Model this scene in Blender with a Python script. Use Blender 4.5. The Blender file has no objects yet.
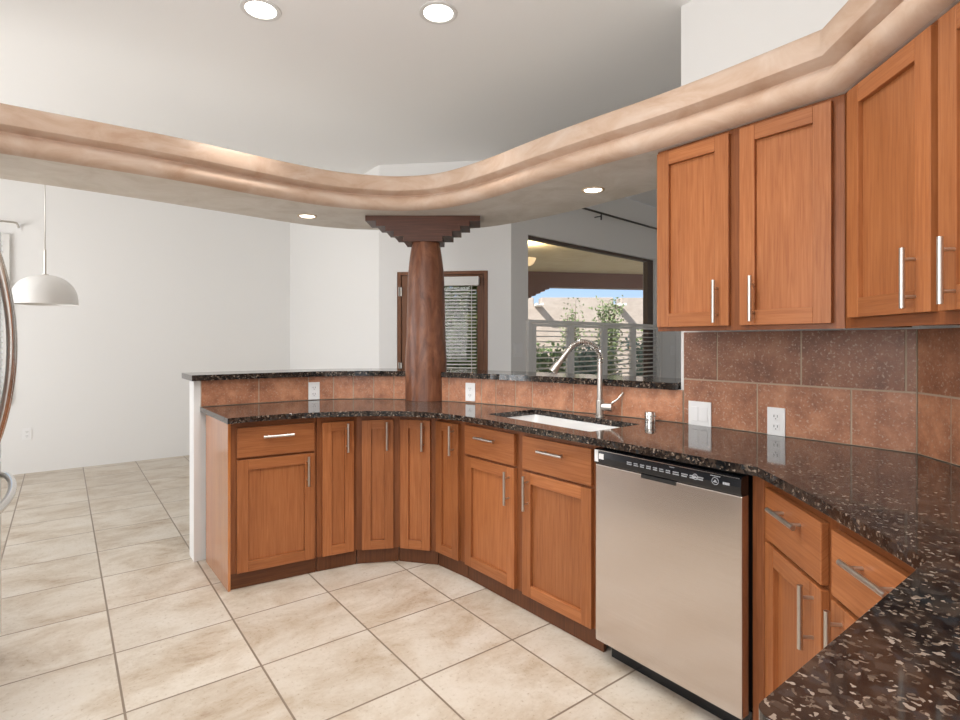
import bpy, bmesh, math, random
from mathutils import Vector, Matrix
from mathutils.geometry import tessellate_polygon
random.seed(7)
scene = bpy.context.scene
COL = scene.collection
PI = math.pi

# ------------------------------------------------------------------ camera
CAM_H = 1.305
YAW = 0.6503
cd = bpy.data.cameras.new('camera')
cam = bpy.data.objects.new('camera', cd)
COL.objects.link(cam)
cam.location = (0, 0, CAM_H)
cam.rotation_euler = (PI/2, 0, -YAW)
cd.sensor_fit = 'HORIZONTAL'
cd.sensor_width = 36.0
cd.lens = 36.0*550.0/960.0
cd.shift_y = -(360.0-341.2)/960.0
cd.clip_start = 0.02
scene.camera = cam

# ------------------------------------------------------------------ light
VIEW_EXPOSURE = 0.10
scene.view_settings.view_transform = 'Standard'
scene.view_settings.look = 'None'
scene.view_settings.gamma = 1.0
scene.view_settings.use_curve_mapping = False
scene.view_settings.exposure = VIEW_EXPOSURE
scene.cycles.max_bounces = 12
scene.cycles.diffuse_bounces = 8
scene.cycles.glossy_bounces = 5
scene.cycles.transparent_max_bounces = 16
scene.cycles.sample_clamp_indirect = 6.0
scene.cycles.use_denoising = True

w = bpy.data.worlds.new('sky')
scene.world = w
w.use_nodes = True
nt = w.node_tree
nt.nodes.clear()
n_out = nt.nodes.new('ShaderNodeOutputWorld')
n_bg = nt.nodes.new('ShaderNodeBackground')
n_tc = nt.nodes.new('ShaderNodeTexCoord')
n_sp = nt.nodes.new('ShaderNodeSeparateXYZ')
n_cr = nt.nodes.new('ShaderNodeValToRGB')
n_cr.color_ramp.elements[0].position = 0.0
n_cr.color_ramp.elements[0].color = (0.66, 0.76, 0.88, 1)
n_cr.color_ramp.elements[1].position = 0.5
n_cr.color_ramp.elements[1].color = (0.48, 0.54, 0.62, 1)
e = n_cr.color_ramp.elements.new(0.10)
e.color = (0.42, 0.61, 0.88, 1)
nt.links.new(n_tc.outputs['Generated'], n_sp.inputs[0])
nt.links.new(n_sp.outputs['Z'], n_cr.inputs[0])
nt.links.new(n_cr.outputs[0], n_bg.inputs[0])
n_bg.inputs[1].default_value = 1.25
nt.links.new(n_bg.outputs[0], n_out.inputs[0])


def lamp(name, kind, loc, energy, color=(1, 1, 1), size=None, size_y=None, direction=None, spot=None, angle=None):
    d = bpy.data.lights.new(name, kind)
    d.energy = energy
    d.color = color
    if kind == 'AREA':
        d.shape = 'RECTANGLE' if size_y else 'DISK'
        d.size = size
        if size_y:
            d.size_y = size_y
    if kind == 'SPOT':
        d.spot_size = spot
        d.spot_blend = 0.6
        d.shadow_soft_size = size
    if kind == 'SUN' and angle:
        d.angle = angle
    o = bpy.data.objects.new(name, d)
    COL.objects.link(o)
    o.location = loc
    if direction is not None:
        o.rotation_euler = Vector(direction).to_track_quat('-Z', 'Y').to_euler()
    return o


# sun travels away from the house, down and to the right: lights the garden wall, not the rooms
cs, ss = math.cos(YAW), math.sin(YAW)
_r, _d, _z = 0.50, 0.62, -0.60
lamp('sun', 'SUN', (0, 0, 10), 5.6, (1.0, 0.95, 0.87), direction=(_d*ss+_r*cs, _d*cs-_r*ss, _z), angle=0.009)
# daylight in the nook window opening, then an added fill in the kitchen
lamp('daylight_nook', 'AREA', (-2.45, 4.7, 1.45), 77, (0.985, 0.993, 1.0), 2.4, 1.9, direction=(1, 0, -0.05))
lamp('kitchen_fill', 'AREA', (-0.93, 1.0, 1.75), 44, (1.0, 0.99, 0.98), 1.9, 1.5, direction=(1, 0.28, 0.38))  # unseen soft fill added to brighten the cabinet fronts
for _p, _w in (((1.05, 1.15), 62), ((0.15, 1.75), 56), ((0.55, 0.25), 45)):
    lamp('kitchen_downlight', 'SPOT', (_p[0], _p[1], 2.89), _w, (1.0, 0.98, 0.96), 0.06, direction=(0, 0, -1), spot=math.radians(125))

# ------------------------------------------------------------------ materials


def M(name):
    m = bpy.data.materials.new(name)
    m.use_nodes = True
    t = m.node_tree
    b = t.nodes['Principled BSDF']
    return m, t, b


def N(t, kind, **kw):
    n = t.nodes.new(kind)
    for k, v in kw.items():
        if k in n.inputs:
            n.inputs[k].default_value = v
        else:
            setattr(n, k, v)
    return n


def ramp(t, src, stops):
    r = t.nodes.new('ShaderNodeValToRGB')
    el = r.color_ramp.elements
    while len(el) > 2:
        el.remove(el[-1])
    el[0].position, el[0].color = stops[0][0], (*stops[0][1], 1)
    el[1].position, el[1].color = stops[-1][0], (*stops[-1][1], 1)
    for p, c in stops[1:-1]:
        x = el.new(p)
        x.color = (*c, 1)
    t.links.new(src, r.inputs[0])
    return r


def mixc(t, mode, fac, a, b):
    m = t.nodes.new('ShaderNodeMix')
    m.data_type = 'RGBA'
    m.blend_type = mode
    for sock, v in ((m.inputs[0], fac), (m.inputs[6], a), (m.inputs[7], b)):
        if hasattr(v, 'is_linked'):
            t.links.new(v, sock)
        elif isinstance(v, (int, float)):
            sock.default_value = v
        else:
            sock.default_value = (*v, 1)
    return m.outputs[2]


def bump(t, b, height, strength=0.1, dist=0.01):
    n = t.nodes.new('ShaderNodeBump')
    n.inputs['Strength'].default_value = strength
    n.inputs['Distance'].default_value = dist
    t.links.new(height, n.inputs['Height'])
    t.links.new(n.outputs[0], b.inputs['Normal'])


def plain(name, col, rough=0.5, metal=0.0, spec=0.5):
    m, t, b = M(name)
    b.inputs['Base Color'].default_value = (*col, 1)
    b.inputs['Roughness'].default_value = rough
    b.inputs['Metallic'].default_value = metal
    b.inputs['Specular IOR Level'].default_value = spec
    return m


def wood(name, dark, mid, light, rough=0.36, sx=130.0, sy=4.5, coat=0.08):
    """Stained wood, grain along V of the part's own UV map, each board with its own tone."""
    m, t, b = M(name)
    uv = N(t, 'ShaderNodeUVMap')
    mp = N(t, 'ShaderNodeMapping')
    mp.inputs['Scale'].default_value = (sx, sy, 1)
    t.links.new(uv.outputs[0], mp.inputs[0])
    a = N(t, 'ShaderNodeTexNoise', Scale=1.0, Detail=6.0, Roughness=0.62, Distortion=0.6)
    t.links.new(mp.outputs[0], a.inputs['Vector'])
    mp2 = N(t, 'ShaderNodeMapping')
    mp2.inputs['Scale'].default_value = (7, 0.9, 1)
    t.links.new(uv.outputs[0], mp2.inputs[0])
    c = N(t, 'ShaderNodeTexNoise', Scale=1.0, Detail=3.0, Roughness=0.5, Distortion=1.5)
    t.links.new(mp2.outputs[0], c.inputs['Vector'])
    r1 = ramp(t, a.outputs[0], [(0.28, dark), (0.5, mid), (0.74, light)])
    r2 = ramp(t, c.outputs[0], [(0.3, (0.86, 0.82, 0.78)), (0.7, (1.08, 1.08, 1.08))])
    o = mixc(t, 'MULTIPLY', 0.75, r1.outputs[0], r2.outputs[0])
    at = N(t, 'ShaderNodeAttribute', attribute_name='tone')
    r3 = ramp(t, at.outputs['Fac'], [(0.0, (0.86, 0.83, 0.80)), (1.0, (1.12, 1.10, 1.08))])
    o = mixc(t, 'MULTIPLY', 1.0, o, r3.outputs[0])
    t.links.new(o, b.inputs['Base Color'])
    b.inputs['Roughness'].default_value = rough
    b.inputs['Specular IOR Level'].default_value = 0.3
    b.inputs['Coat Weight'].default_value = coat
    b.inputs['Coat Roughness'].default_value = 0.25
    bump(t, b, a.outputs[0], 0.06, 0.002)
    return m


WOOD = wood('cherry_stained_wood', (0.265, 0.088, 0.030), (0.345, 0.127, 0.045), (0.415, 0.168, 0.066))
WOOD_SHADED = wood('cherry_wood_shaded', (0.165, 0.052, 0.017), (0.22, 0.074, 0.025), (0.28, 0.10, 0.036))  # same cherry, coloured darker for the shade between and behind the doors
VENEER = wood('glossy_veneer', (0.36, 0.115, 0.026), (0.455, 0.162, 0.040), (0.53, 0.21, 0.060), 0.3, coat=1.0)
VENEER.node_tree.nodes['Principled BSDF'].inputs['Coat Roughness'].default_value = 0.12
VENEER.node_tree.nodes['Principled BSDF'].inputs['Coat IOR'].default_value = 1.8
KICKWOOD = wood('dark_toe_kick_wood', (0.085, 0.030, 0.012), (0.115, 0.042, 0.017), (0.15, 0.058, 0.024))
DOORWOOD = wood('brown_door_wood', (0.12, 0.050, 0.024), (0.19, 0.083, 0.042), (0.25, 0.115, 0.06))


def wall_paint(name, col, rough=0.85):
    m, t, b = M(name)
    b.inputs['Base Color'].default_value = (*col, 1)
    b.inputs['Roughness'].default_value = rough
    b.inputs['Specular IOR Level'].default_value = 0.2
    g = N(t, 'ShaderNodeNewGeometry')
    n = N(t, 'ShaderNodeTexNoise', Scale=22.0, Detail=4.0, Roughness=0.6)
    t.links.new(g.outputs['Position'], n.inputs['Vector'])
    bump(t, b, n.outputs[0], 0.05, 0.01)
    return m


WALL = wall_paint('white_wall_plaster', (0.80, 0.795, 0.785))
CEIL = wall_paint('white_ceiling_plaster', (0.86, 0.862, 0.862))


def plaster(name, stops, rough=0.55, bs=0.25):
    m, t, b = M(name)
    g = N(t, 'ShaderNodeNewGeometry')
    mp = N(t, 'ShaderNodeMapping')
    mp.inputs['Scale'].default_value = (1, 1, 2.2)
    t.links.new(g.outputs['Position'], mp.inputs[0])
    n = N(t, 'ShaderNodeTexNoise', Scale=4.5, Detail=6.0, Roughness=0.62, Distortion=0.8)
    t.links.new(mp.outputs[0], n.inputs['Vector'])
    r = ramp(t, n.outputs[0], stops)
    t.links.new(r.outputs[0], b.inputs['Base Color'])
    b.inputs['Roughness'].default_value = rough
    b.inputs['Specular IOR Level'].default_value = 0.35
    n2 = N(t, 'ShaderNodeTexNoise', Scale=14.0, Detail=3.0)
    t.links.new(g.outputs['Position'], n2.inputs['Vector'])
    bump(t, b, n2.outputs[0], bs, 0.01)
    return m


PLASTER = plaster('tan_earth_plaster', [(0.3, (0.50, 0.335, 0.235)), (0.5, (0.59, 0.435, 0.33)), (0.72, (0.67, 0.545, 0.455))], 0.58)
PLASTER_UNDER = plaster('cream_earth_plaster', [(0.3, (0.62, 0.56, 0.48)), (0.5, (0.71, 0.655, 0.585)), (0.72, (0.78, 0.735, 0.675))])
ADOBE = plaster('adobe_stucco', [(0.3, (0.50, 0.42, 0.37)), (0.5, (0.56, 0.475, 0.42)), (0.7, (0.61, 0.53, 0.475))], 0.9)
PORCH = plaster('porch_ceiling_stucco', [(0.3, (0.74, 0.64, 0.45)), (0.5, (0.80, 0.71, 0.52)), (0.7, (0.85, 0.77, 0.60))], 0.9)

# granite
GRANITE, t, b = M('speckled_black_granite')
g = N(t, 'ShaderNodeNewGeometry')
v1 = N(t, 'ShaderNodeTexVoronoi', Scale=165.0, Randomness=1.0)
v2 = N(t, 'ShaderNodeTexVoronoi', Scale=70.0, Randomness=1.0)
nz = N(t, 'ShaderNodeTexNoise', Scale=26.0, Detail=4.0, Roughness=0.65)
nw = N(t, 'ShaderNodeTexNoise', Scale=60.0, Detail=2.0)
mpw = mixc(t, 'LINEAR_LIGHT', 0.010, g.outputs['Position'], nw.outputs['Color'])
t.links.new(g.outputs['Position'], nw.inputs['Vector'])
for v in (v1, v2):
    t.links.new(mpw, v.inputs['Vector'])
t.links.new(g.outputs['Position'], nz.inputs['Vector'])
base = ramp(t, nz.outputs[0], [(0.34, (0.006, 0.007, 0.008)), (0.5, (0.018, 0.014, 0.012)), (0.66, (0.042, 0.030, 0.023))])
s1 = N(t, 'ShaderNodeSeparateColor')
t.links.new(v1.outputs['Color'], s1.inputs[0])
f1 = ramp(t, s1.outputs[0], [(0.83, (0, 0, 0)), (0.87, (0.85, 0.85, 0.85))])
c1 = ramp(t, s1.outputs[1], [(0.2, (0.09, 0.068, 0.052)), (0.6, (0.17, 0.13, 0.10)), (0.95, (0.33, 0.27, 0.22))])
s2 = N(t, 'ShaderNodeSeparateColor')
t.links.new(v2.outputs['Color'], s2.inputs[0])
f2 = ramp(t, s2.outputs[0], [(0.72, (0, 0, 0)), (0.80, (0.7, 0.7, 0.7))])
c2 = ramp(t, s2.outputs[1], [(0.3, (0.062, 0.043, 0.032)), (0.8, (0.022, 0.028, 0.033))])
o1 = mixc(t, 'MIX', f2.outputs[0], base.outputs[0], c2.outputs[0])
o2 = mixc(t, 'MIX', f1.outputs[0], o1, c1.outputs[0])
t.links.new(o2, b.inputs['Base Color'])
b.inputs['Roughness'].default_value = 0.07
b.inputs['IOR'].default_value = 1.5
b.inputs['Specular IOR Level'].default_value = 0.5

# backsplash tile + grout
TILE, t, b = M('terracotta_tile')
g = N(t, 'ShaderNodeNewGeometry')
n = N(t, 'ShaderNodeTexNoise', Scale=9.0, Detail=7.0, Roughness=0.7)
n2 = N(t, 'ShaderNodeTexNoise', Scale=95.0, Detail=4.0, Roughness=0.65)
for q in (n, n2):
    t.links.new(g.outputs['Position'], q.inputs['Vector'])
r = ramp(t, n.outputs[0], [(0.30, (0.19, 0.075, 0.040)), (0.5, (0.33, 0.142, 0.076)), (0.70, (0.47, 0.23, 0.13))])
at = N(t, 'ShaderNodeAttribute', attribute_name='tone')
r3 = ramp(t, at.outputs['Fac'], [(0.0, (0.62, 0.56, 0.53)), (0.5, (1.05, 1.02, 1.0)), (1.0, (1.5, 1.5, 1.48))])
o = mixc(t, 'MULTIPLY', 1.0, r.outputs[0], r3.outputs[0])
sp = ramp(t, n2.outputs[0], [(0.56, (0, 0, 0)), (0.68, (0.75, 0.75, 0.75))])
o = mixc(t, 'MIX', sp.outputs[0], o, (0.55, 0.40, 0.30))
t.links.new(o, b.inputs['Base Color'])
b.inputs['Roughness'].default_value = 0.42
bump(t, b, n2.outputs[0], 0.25, 0.003)
GROUT = plain('sanded_grout', (0.47, 0.36, 0.27), 0.9, spec=0.2)

# floor tile: 0.4635 m grid, rows aligned with the kitchen
FLOOR, t, b = M('travertine_floor_tile')
g = N(t, 'ShaderNodeNewGeometry')
mp = N(t, 'ShaderNodeMapping')
mp.inputs['Location'].default_value = (-0.1763, -0.4375, 0)
t.links.new(g.outputs['Position'], mp.inputs[0])
bk = N(t, 'ShaderNodeTexBrick', offset=0.0, squash=1.0)
for k, v in (('Scale', 1.0), ('Mortar Size', 0.0046), ('Mortar Smooth', 0.25), ('Bias', 0.0), ('Brick Width', 0.4635), ('Row Height', 0.4635)):
    bk.inputs[k].default_value = v
bk.inputs['Color1'].default_value = (0, 0, 0, 1)
bk.inputs['Color2'].default_value = (1, 1, 1, 1)
t.links.new(mp.outputs[0], bk.inputs['Vector'])
# every tile shows a different stretch of stone
sh = N(t, 'ShaderNodeVectorMath', operation='MULTIPLY_ADD')
sh.inputs[1].default_value = (13, 7, 5)
t.links.new(bk.outputs['Color'], sh.inputs[0])
t.links.new(g.outputs['Position'], sh.inputs[2])
mp3 = N(t, 'ShaderNodeMapping')
mp3.inputs['Scale'].default_value = (1.0, 1.35, 1.0)
t.links.new(sh.outputs[0], mp3.inputs[0])
na = N(t, 'ShaderNodeTexNoise', Scale=3.0, Detail=9.0, Roughness=0.68, Distortion=0.35)
t.links.new(mp3.outputs[0], na.inputs['Vector'])
nb = N(t, 'ShaderNodeTexNoise', Scale=60.0, Detail=4.0, Roughness=0.7)
t.links.new(g.outputs['Position'], nb.inputs['Vector'])
r = ramp(t, na.outputs[0], [(0.27, (0.29, 0.205, 0.135)), (0.39, (0.45, 0.375, 0.29)), (0.54, (0.555, 0.50, 0.425)), (0.75, (0.61, 0.57, 0.51))])
r2 = ramp(t, nb.outputs[0], [(0.30, (0.62, 0.54, 0.45)), (0.40, (0.95, 0.94, 0.92)), (0.50, (1, 1, 1)), (0.9, (1.03, 1.03, 1.03))])
o = mixc(t, 'MULTIPLY', 0.8, r.outputs[0], r2.outputs[0])
r4 = ramp(t, bk.outputs['Color'], [(0, (0.94, 0.93, 0.92)), (1, (1.04, 1.04, 1.04))])
o = mixc(t, 'MULTIPLY', 1.0, o, r4.outputs[0])
o = mixc(t, 'MIX', bk.outputs['Fac'], o, (0.215, 0.165, 0.12))
t.links.new(o, b.inputs['Base Color'])
b.inputs['Roughness'].default_value = 0.36
inv = N(t, 'ShaderNodeMath', operation='MULTIPLY_ADD')
inv.inputs[1].default_value = -1.0
inv.inputs[2].default_value = 1.0
t.links.new(bk.outputs['Fac'], inv.inputs[0])
bump(t, b, inv.outputs[0], 0.4, 0.003)

# hewn post
LOG, t, b = M('hewn_log_wood')
g = N(t, 'ShaderNodeNewGeometry')
mp = N(t, 'ShaderNodeMapping')
mp.inputs['Scale'].default_value = (15, 15, 4.0)
t.links.new(g.outputs['Position'], mp.inputs[0])
n = N(t, 'ShaderNodeTexNoise', Scale=1.0, Detail=8.0, Roughness=0.65, Distortion=1.2)
t.links.new(mp.outputs[0], n.inputs['Vector'])
r = ramp(t, n.outputs[0], [(0.28, (0.07, 0.024, 0.012)), (0.47, (0.165, 0.060, 0.029)), (0.62, (0.23, 0.092, 0.045)), (0.8, (0.31, 0.145, 0.078))])
t.links.new(r.outputs[0], b.inputs['Base Color'])
b.inputs['Roughness'].default_value = 0.38
bump(t, b, n.outputs[0], 0.35, 0.01)
CORBEL = wood('corbel_dark_wood', (0.055, 0.020, 0.011), (0.085, 0.032, 0.018), (0.12, 0.048, 0.028), 0.45)

# metals
STEEL, t, b = M('brushed_stainless_steel')
g = N(t, 'ShaderNodeNewGeometry')
mp = N(t, 'ShaderNodeMapping')
mp.inputs['Scale'].default_value = (2, 2, 420)
t.links.new(g.outputs['Position'], mp.inputs[0])
n = N(t, 'ShaderNodeTexNoise', Scale=1.0, Detail=3.0)
t.links.new(mp.outputs[0], n.inputs['Vector'])
r = ramp(t, n.outputs[0], [(0.3, (0.68, 0.62, 0.585)), (0.7, (0.73, 0.67, 0.635))])  # warm tint in the colour stands in for reflected wood cabinets
t.links.new(r.outputs[0], b.inputs['Base Color'])
b.inputs['Metallic'].default_value = 1.0
b.inputs['Roughness'].default_value = 0.27
b.inputs['Anisotropic'].default_value = 0.75
NICKEL = plain('satin_nickel', (0.60, 0.57, 0.53), 0.34, 1.0)
DARK_NICKEL = plain('dull_nickel', (0.40, 0.38, 0.35), 0.45, 1.0)
CHROME = plain('polished_steel', (0.72, 0.70, 0.67), 0.16, 1.0)
FRIDGE_STEEL = plain('fridge_steel', (0.62, 0.63, 0.64), 0.30, 1.0)
SINK_MAT = plain('light_sink_steel', (0.82, 0.82, 0.81), 0.38, 0.35)
BLACK = plain('black_gloss_plastic', (0.010, 0.011, 0.014), 0.18)
BLACK_MATTE = plain('black_plastic', (0.012, 0.012, 0.012), 0.5)
FRAME_BROWN = plain('dark_brown_frame', (0.085, 0.058, 0.046), 0.45)
DARK_METAL = plain('dark_bronze', (0.07, 0.065, 0.06), 0.4, 0.6)
WHITE = plain('white_plastic', (0.82, 0.82, 0.82), 0.35)
PRINT = plain('white_print', (0.42, 0.44, 0.47), 0.5)
RING = plain('lamp_trim_white', (0.70, 0.70, 0.69), 0.5)
RING_TAN = plain('lamp_trim_brass', (0.62, 0.47, 0.30), 0.4)
SLOT = plain('dark_slot', (0.05, 0.05, 0.05), 0.6)
SHUTTER = plain('white_shutter_paint', (0.74, 0.73, 0.71), 0.5)
PENDANT = plain('white_pendant_enamel', (0.80, 0.79, 0.77), 0.35)
BLIND = plain('white_blind', (0.78, 0.78, 0.76), 0.5)
BARK = plain('bark', (0.12, 0.085, 0.05), 0.9)
GROUND = plaster('garden_soil', [(0.3, (0.48, 0.39, 0.30)), (0.6, (0.60, 0.51, 0.41)), (0.8, (0.66, 0.58, 0.49))], 0.95)
REDWOOD = plain('stained_beam', (0.20, 0.105, 0.085), 0.6)
STUCCO_WHITE = plain('white_canale_paint', (0.80, 0.79, 0.77), 0.8)
LAMPGLASS, t, b = M('amber_glass_bowl')
b.inputs['Base Color'].default_value = (0.80, 0.62, 0.40, 1)
b.inputs['Emission Color'].default_value = (1.0, 0.72, 0.40, 1)
b.inputs['Emission Strength'].default_value = 0.8


def leafmat(name, a, c):
    m, t, b = M(name)
    at = N(t, 'ShaderNodeAttribute', attribute_name='tone')
    r = ramp(t, at.outputs['Fac'], [(0, a), (1, c)])
    t.links.new(r.outputs[0], b.inputs['Base Color'])
    b.inputs['Roughness'].default_value = 0.6
    return m


LEAF = leafmat('green_leaves', (0.07, 0.13, 0.04), (0.24, 0.33, 0.13))
LEAF_PALE = leafmat('pale_green_leaves', (0.14, 0.20, 0.08), (0.36, 0.42, 0.22))
LEAF_BLUE = leafmat('grey_green_leaves', (0.07, 0.14, 0.11), (0.22, 0.34, 0.28))

GLASS, t, b = M('window_glass')
t.nodes.remove(b)
tr = N(t, 'ShaderNodeBsdfTransparent')
tr.inputs[0].default_value = (0.97, 0.98, 0.98, 1)
gl = N(t, 'ShaderNodeBsdfGlossy', Roughness=0.02)
lw = N(t, 'ShaderNodeLayerWeight', Blend=0.5)
pw = N(t, 'ShaderNodeMath', operation='POWER')
pw.inputs[1].default_value = 4.0
t.links.new(lw.outputs['Facing'], pw.inputs[0])
fr = N(t, 'ShaderNodeMath', operation='MULTIPLY_ADD')
fr.inputs[1].default_value = 0.35
fr.inputs[2].default_value = 0.03
t.links.new(pw.outputs[0], fr.inputs[0])
mx = N(t, 'ShaderNodeMixShader')
t.links.new(fr.outputs[0], mx.inputs[0])
t.links.new(tr.outputs[0], mx.inputs[1])
t.links.new(gl.outputs[0], mx.inputs[2])
t.links.new(mx.outputs[0], t.nodes['Material Output'].inputs[0])

LAMP_ON, t, b = M('lit_lamp_lens')
b.inputs['Emission Color'].default_value = (1.0, 0.96, 0.88, 1)
b.inputs['Emission Strength'].default_value = 6.0

# ------------------------------------------------------------------ mesh helpers


class Fr:
    """Local frame on a plan line: s along it, n out of its face, z up."""
    def __init__(s, o, e, n=None):
        s.o = Vector((o[0], o[1]))
        s.e = Vector((e[0], e[1])).normalized()
        s.n = Vector((n[0], n[1])).normalized() if n else Vector((s.e.y, -s.e.x))

    def p(s, a, n, z):
        q = s.o + s.e*a + s.n*n
        return Vector((q.x, q.y, z))


WORLD = Fr((0, 0), (1, 0), (0, 1))


class MB:
    def __init__(s):
        s.bm = bmesh.new()
        s.uv = s.bm.loops.layers.uv.new('UVMap')
        s.tn = s.bm.faces.layers.float.new('tone')

    def face(s, vs, mat=0, tone=0.5, smooth=False, uvs=None):
        try:
            f = s.bm.faces.new(vs)
        except ValueError:
            return None
        f.material_index = mat
        f.smooth = smooth
        f[s.tn] = tone
        if uvs:
            for l, q in zip(f.loops, uvs):
                l[s.uv].uv = q
        return f

    def box(s, fr, a0, a1, n0, n1, z0, z1, mat=0, grain='z', tone=None):
        tone = random.random() if tone is None else tone
        r1, r2 = random.random()*9, random.random()*9
        c = [(a, n, z) for a in (a0, a1) for n in (n0, n1) for z in (z0, z1)]
        vs = [s.bm.verts.new(fr.p(*q)) for q in c]
        for idx in ((0, 1, 3, 2), (4, 6, 7, 5), (0, 4, 5, 1), (2, 3, 7, 6), (0, 2, 6, 4), (1, 5, 7, 3)):
            uvs = []
            for i in idx:
                a, n, z = c[i]
                if grain == 'z':
                    uvs.append((a+n+r1, z+r2))
                elif grain == 's':
                    uvs.append((z+n+r1, a+r2))
                else:
                    uvs.append((a+z+r1, n+r2))
            s.face([vs[i] for i in idx], mat, tone, False, uvs)
        return s

    def prism(s, poly, z0, z1, mat=0, tone=0.5, holes=(), smooth=False, side_mat=None):
        """Upright prism over a plan polygon, with optional holes."""
        loops = [[Vector((q[0], q[1], 0)) for q in poly]] + [[Vector((q[0], q[1], 0)) for q in h] for h in holes]
        flat = [q for lp in loops for q in lp]
        tris = tessellate_polygon(loops)
        lo = [s.bm.verts.new((q.x, q.y, z0)) for q in flat]
        hi = [s.bm.verts.new((q.x, q.y, z1)) for q in flat]
        for a, b_, c in tris:
            uv3 = [(flat[i].x, flat[i].y) for i in (a, b_, c)]
            s.face([hi[a], hi[b_], hi[c]], mat, tone, False, uv3)
            s.face([lo[c], lo[b_], lo[a]], mat, tone, False, uv3[::-1])
        k = 0
        for lp in loops:
            m = len(lp)
            run = 0.0
            for i in range(m):
                j = (i+1) % m
                L = (lp[j]-lp[i]).length
                s.face([lo[k+i], lo[k+j], hi[k+j], hi[k+i]], mat if side_mat is None else side_mat, tone, smooth,
                       [(run, z0), (run+L, z0), (run+L, z1), (run, z1)])
                run += L
            k += m
        return s

    def extrude(s, fr, prof, n0, n1, mat=0, tone=0.5):
        tr = tessellate_polygon([[Vector((a, z, 0)) for a, z in prof]])
        va = [s.bm.verts.new(fr.p(a, n0, z)) for a, z in prof]
        vb = [s.bm.verts.new(fr.p(a, n1, z)) for a, z in prof]
        for q in tr:
            uvs = [(prof[i][1], prof[i][0]) for i in q]
            s.face([va[i] for i in q], mat, tone, False, uvs)
            s.face([vb[i] for i in q], mat, tone, False, uvs)
        m = len(prof)
        for i in range(m):
            j = (i+1) % m
            s.face([va[i], va[j], vb[j], vb[i]], mat, tone, False, [(0, 0), (0.02, 0), (0.02, 0.2), (0, 0.2)])
        return s

    def tube(s, pts, r, seg=10, mat=0, caps=True, tone=0.5):
        pts = [Vector(q) for q in pts]
        rad = r if isinstance(r, (list, tuple)) else [r]*len(pts)
        rings = []
        up = None
        for i, q in enumerate(pts):
            d = (pts[min(i+1, len(pts)-1)] - pts[max(i-1, 0)]).normalized()
            if up is None:
                up = Vector((0, 0, 1)) if abs(d.z) < 0.9 else Vector((1, 0, 0))
            x = d.cross(up)
            if x.length < 1e-6:
                x = d.cross(Vector((0.3, 1, 0.2)))
            x.normalize()
            y = x.cross(d).normalized()
            up = y
            rings.append([s.bm.verts.new(q + (x*math.cos(2*PI*k/seg) + y*math.sin(2*PI*k/seg))*rad[i]) for k in range(seg)])
        for a, b_ in zip(rings, rings[1:]):
            for k in range(seg):
                s.face([a[k], a[(k+1) % seg], b_[(k+1) % seg], b_[k]], mat, tone, True)
        if caps:
            s.face(rings[0][::-1], mat, tone)
            s.face(rings[-1], mat, tone)
        return s

    def lathe(s, c, prof, seg=32, mat=0, smooth=True, jit=None):
        rings = []
        for r, z in prof:
            if r < 1e-5:
                rings.append([s.bm.verts.new((c[0], c[1], z))])
            else:
                ring = []
                for k in range(seg):
                    rr = r*(jit(k, z) if jit else 1)
                    ring.append(s.bm.verts.new((c[0]+rr*math.cos(2*PI*k/seg), c[1]+rr*math.sin(2*PI*k/seg), z)))
                rings.append(ring)
        for a, b_ in zip(rings, rings[1:]):
            for k in range(seg):
                j = (k+1) % seg
                if len(a) == 1 and len(b_) == 1:
                    continue
                if len(a) == 1:
                    s.face([a[0], b_[j], b_[k]], mat, 0.5, smooth)
                elif len(b_) == 1:
                    s.face([a[k], a[j], b_[0]], mat, 0.5, smooth)
                else:
                    s.face([a[k], a[j], b_[j], b_[k]], mat, 0.5, smooth)
        return s


def obj(name, mb, mats, parent=None, bevel=0.0, fix=True):
    if fix:
        bmesh.ops.recalc_face_normals(mb.bm, faces=mb.bm.faces)
    root = parent
    while root is not None and root.parent is not None:
        root = root.parent
    if root is not None:
        mb.bm.transform(Matrix.Translation(-root.location))
    for ed in mb.bm.edges:
        if len(ed.link_faces) == 2 and ed.calc_face_angle(0) > 0.7:
            ed.smooth = False
    me = bpy.data.meshes.new(name)
    mb.bm.to_mesh(me)
    mb.bm.free()
    for m in (mats if isinstance(mats, (list, tuple)) else [mats]):
        me.materials.append(m)
    o = bpy.data.objects.new(name, me)
    COL.objects.link(o)
    if parent is not None:
        o.parent = parent
    if bevel:
        md = o.modifiers.new('edge', 'BEVEL')
        md.width = bevel
        md.segments = 2
        md.limit_method = 'ANGLE'
        md.angle_limit = math.radians(40)
    return o


def tag(o, label, cat, group=None):
    o['label'] = label
    o['category'] = cat
    if group:
        o['group'] = group
    return o


def thing(name, label, cat, loc, group=None):
    o = bpy.data.objects.new(name, None)
    COL.objects.link(o)
    o.location = loc
    o.empty_display_size = 0.05
    return tag(o, label, cat, group)


def struct(o):
    o['kind'] = 'structure'
    return o


def spline(P, n=8):
    P = [Vector((q[0], q[1])) for q in P]
    Q = [P[0]*2-P[1]] + P + [P[-1]*2-P[-2]]
    out = []
    for i in range(1, len(Q)-2):
        a, b_, c, d = Q[i-1], Q[i], Q[i+1], Q[i+2]
        for k in range(n):
            u = k/n
            out.append(0.5*((2*b_) + (c-a)*u + (2*a-5*b_+4*c-d)*u*u + (3*b_-a-3*c+d)*u**3))
    out.append(P[-1])
    return out


def normals(P):
    out = []
    for i in range(len(P)):
        d = (P[min(i+1, len(P)-1)] - P[max(i-1, 0)]).normalized()
        out.append(Vector((-d.y, d.x)))
    return out


def offset(P, d):
    return [q+n*d for q, n in zip(P, normals(P))]


def arclen(P):
    L = [0.0]
    for a, b_ in zip(P, P[1:]):
        L.append(L[-1]+(b_-a).length)
    return L


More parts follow.
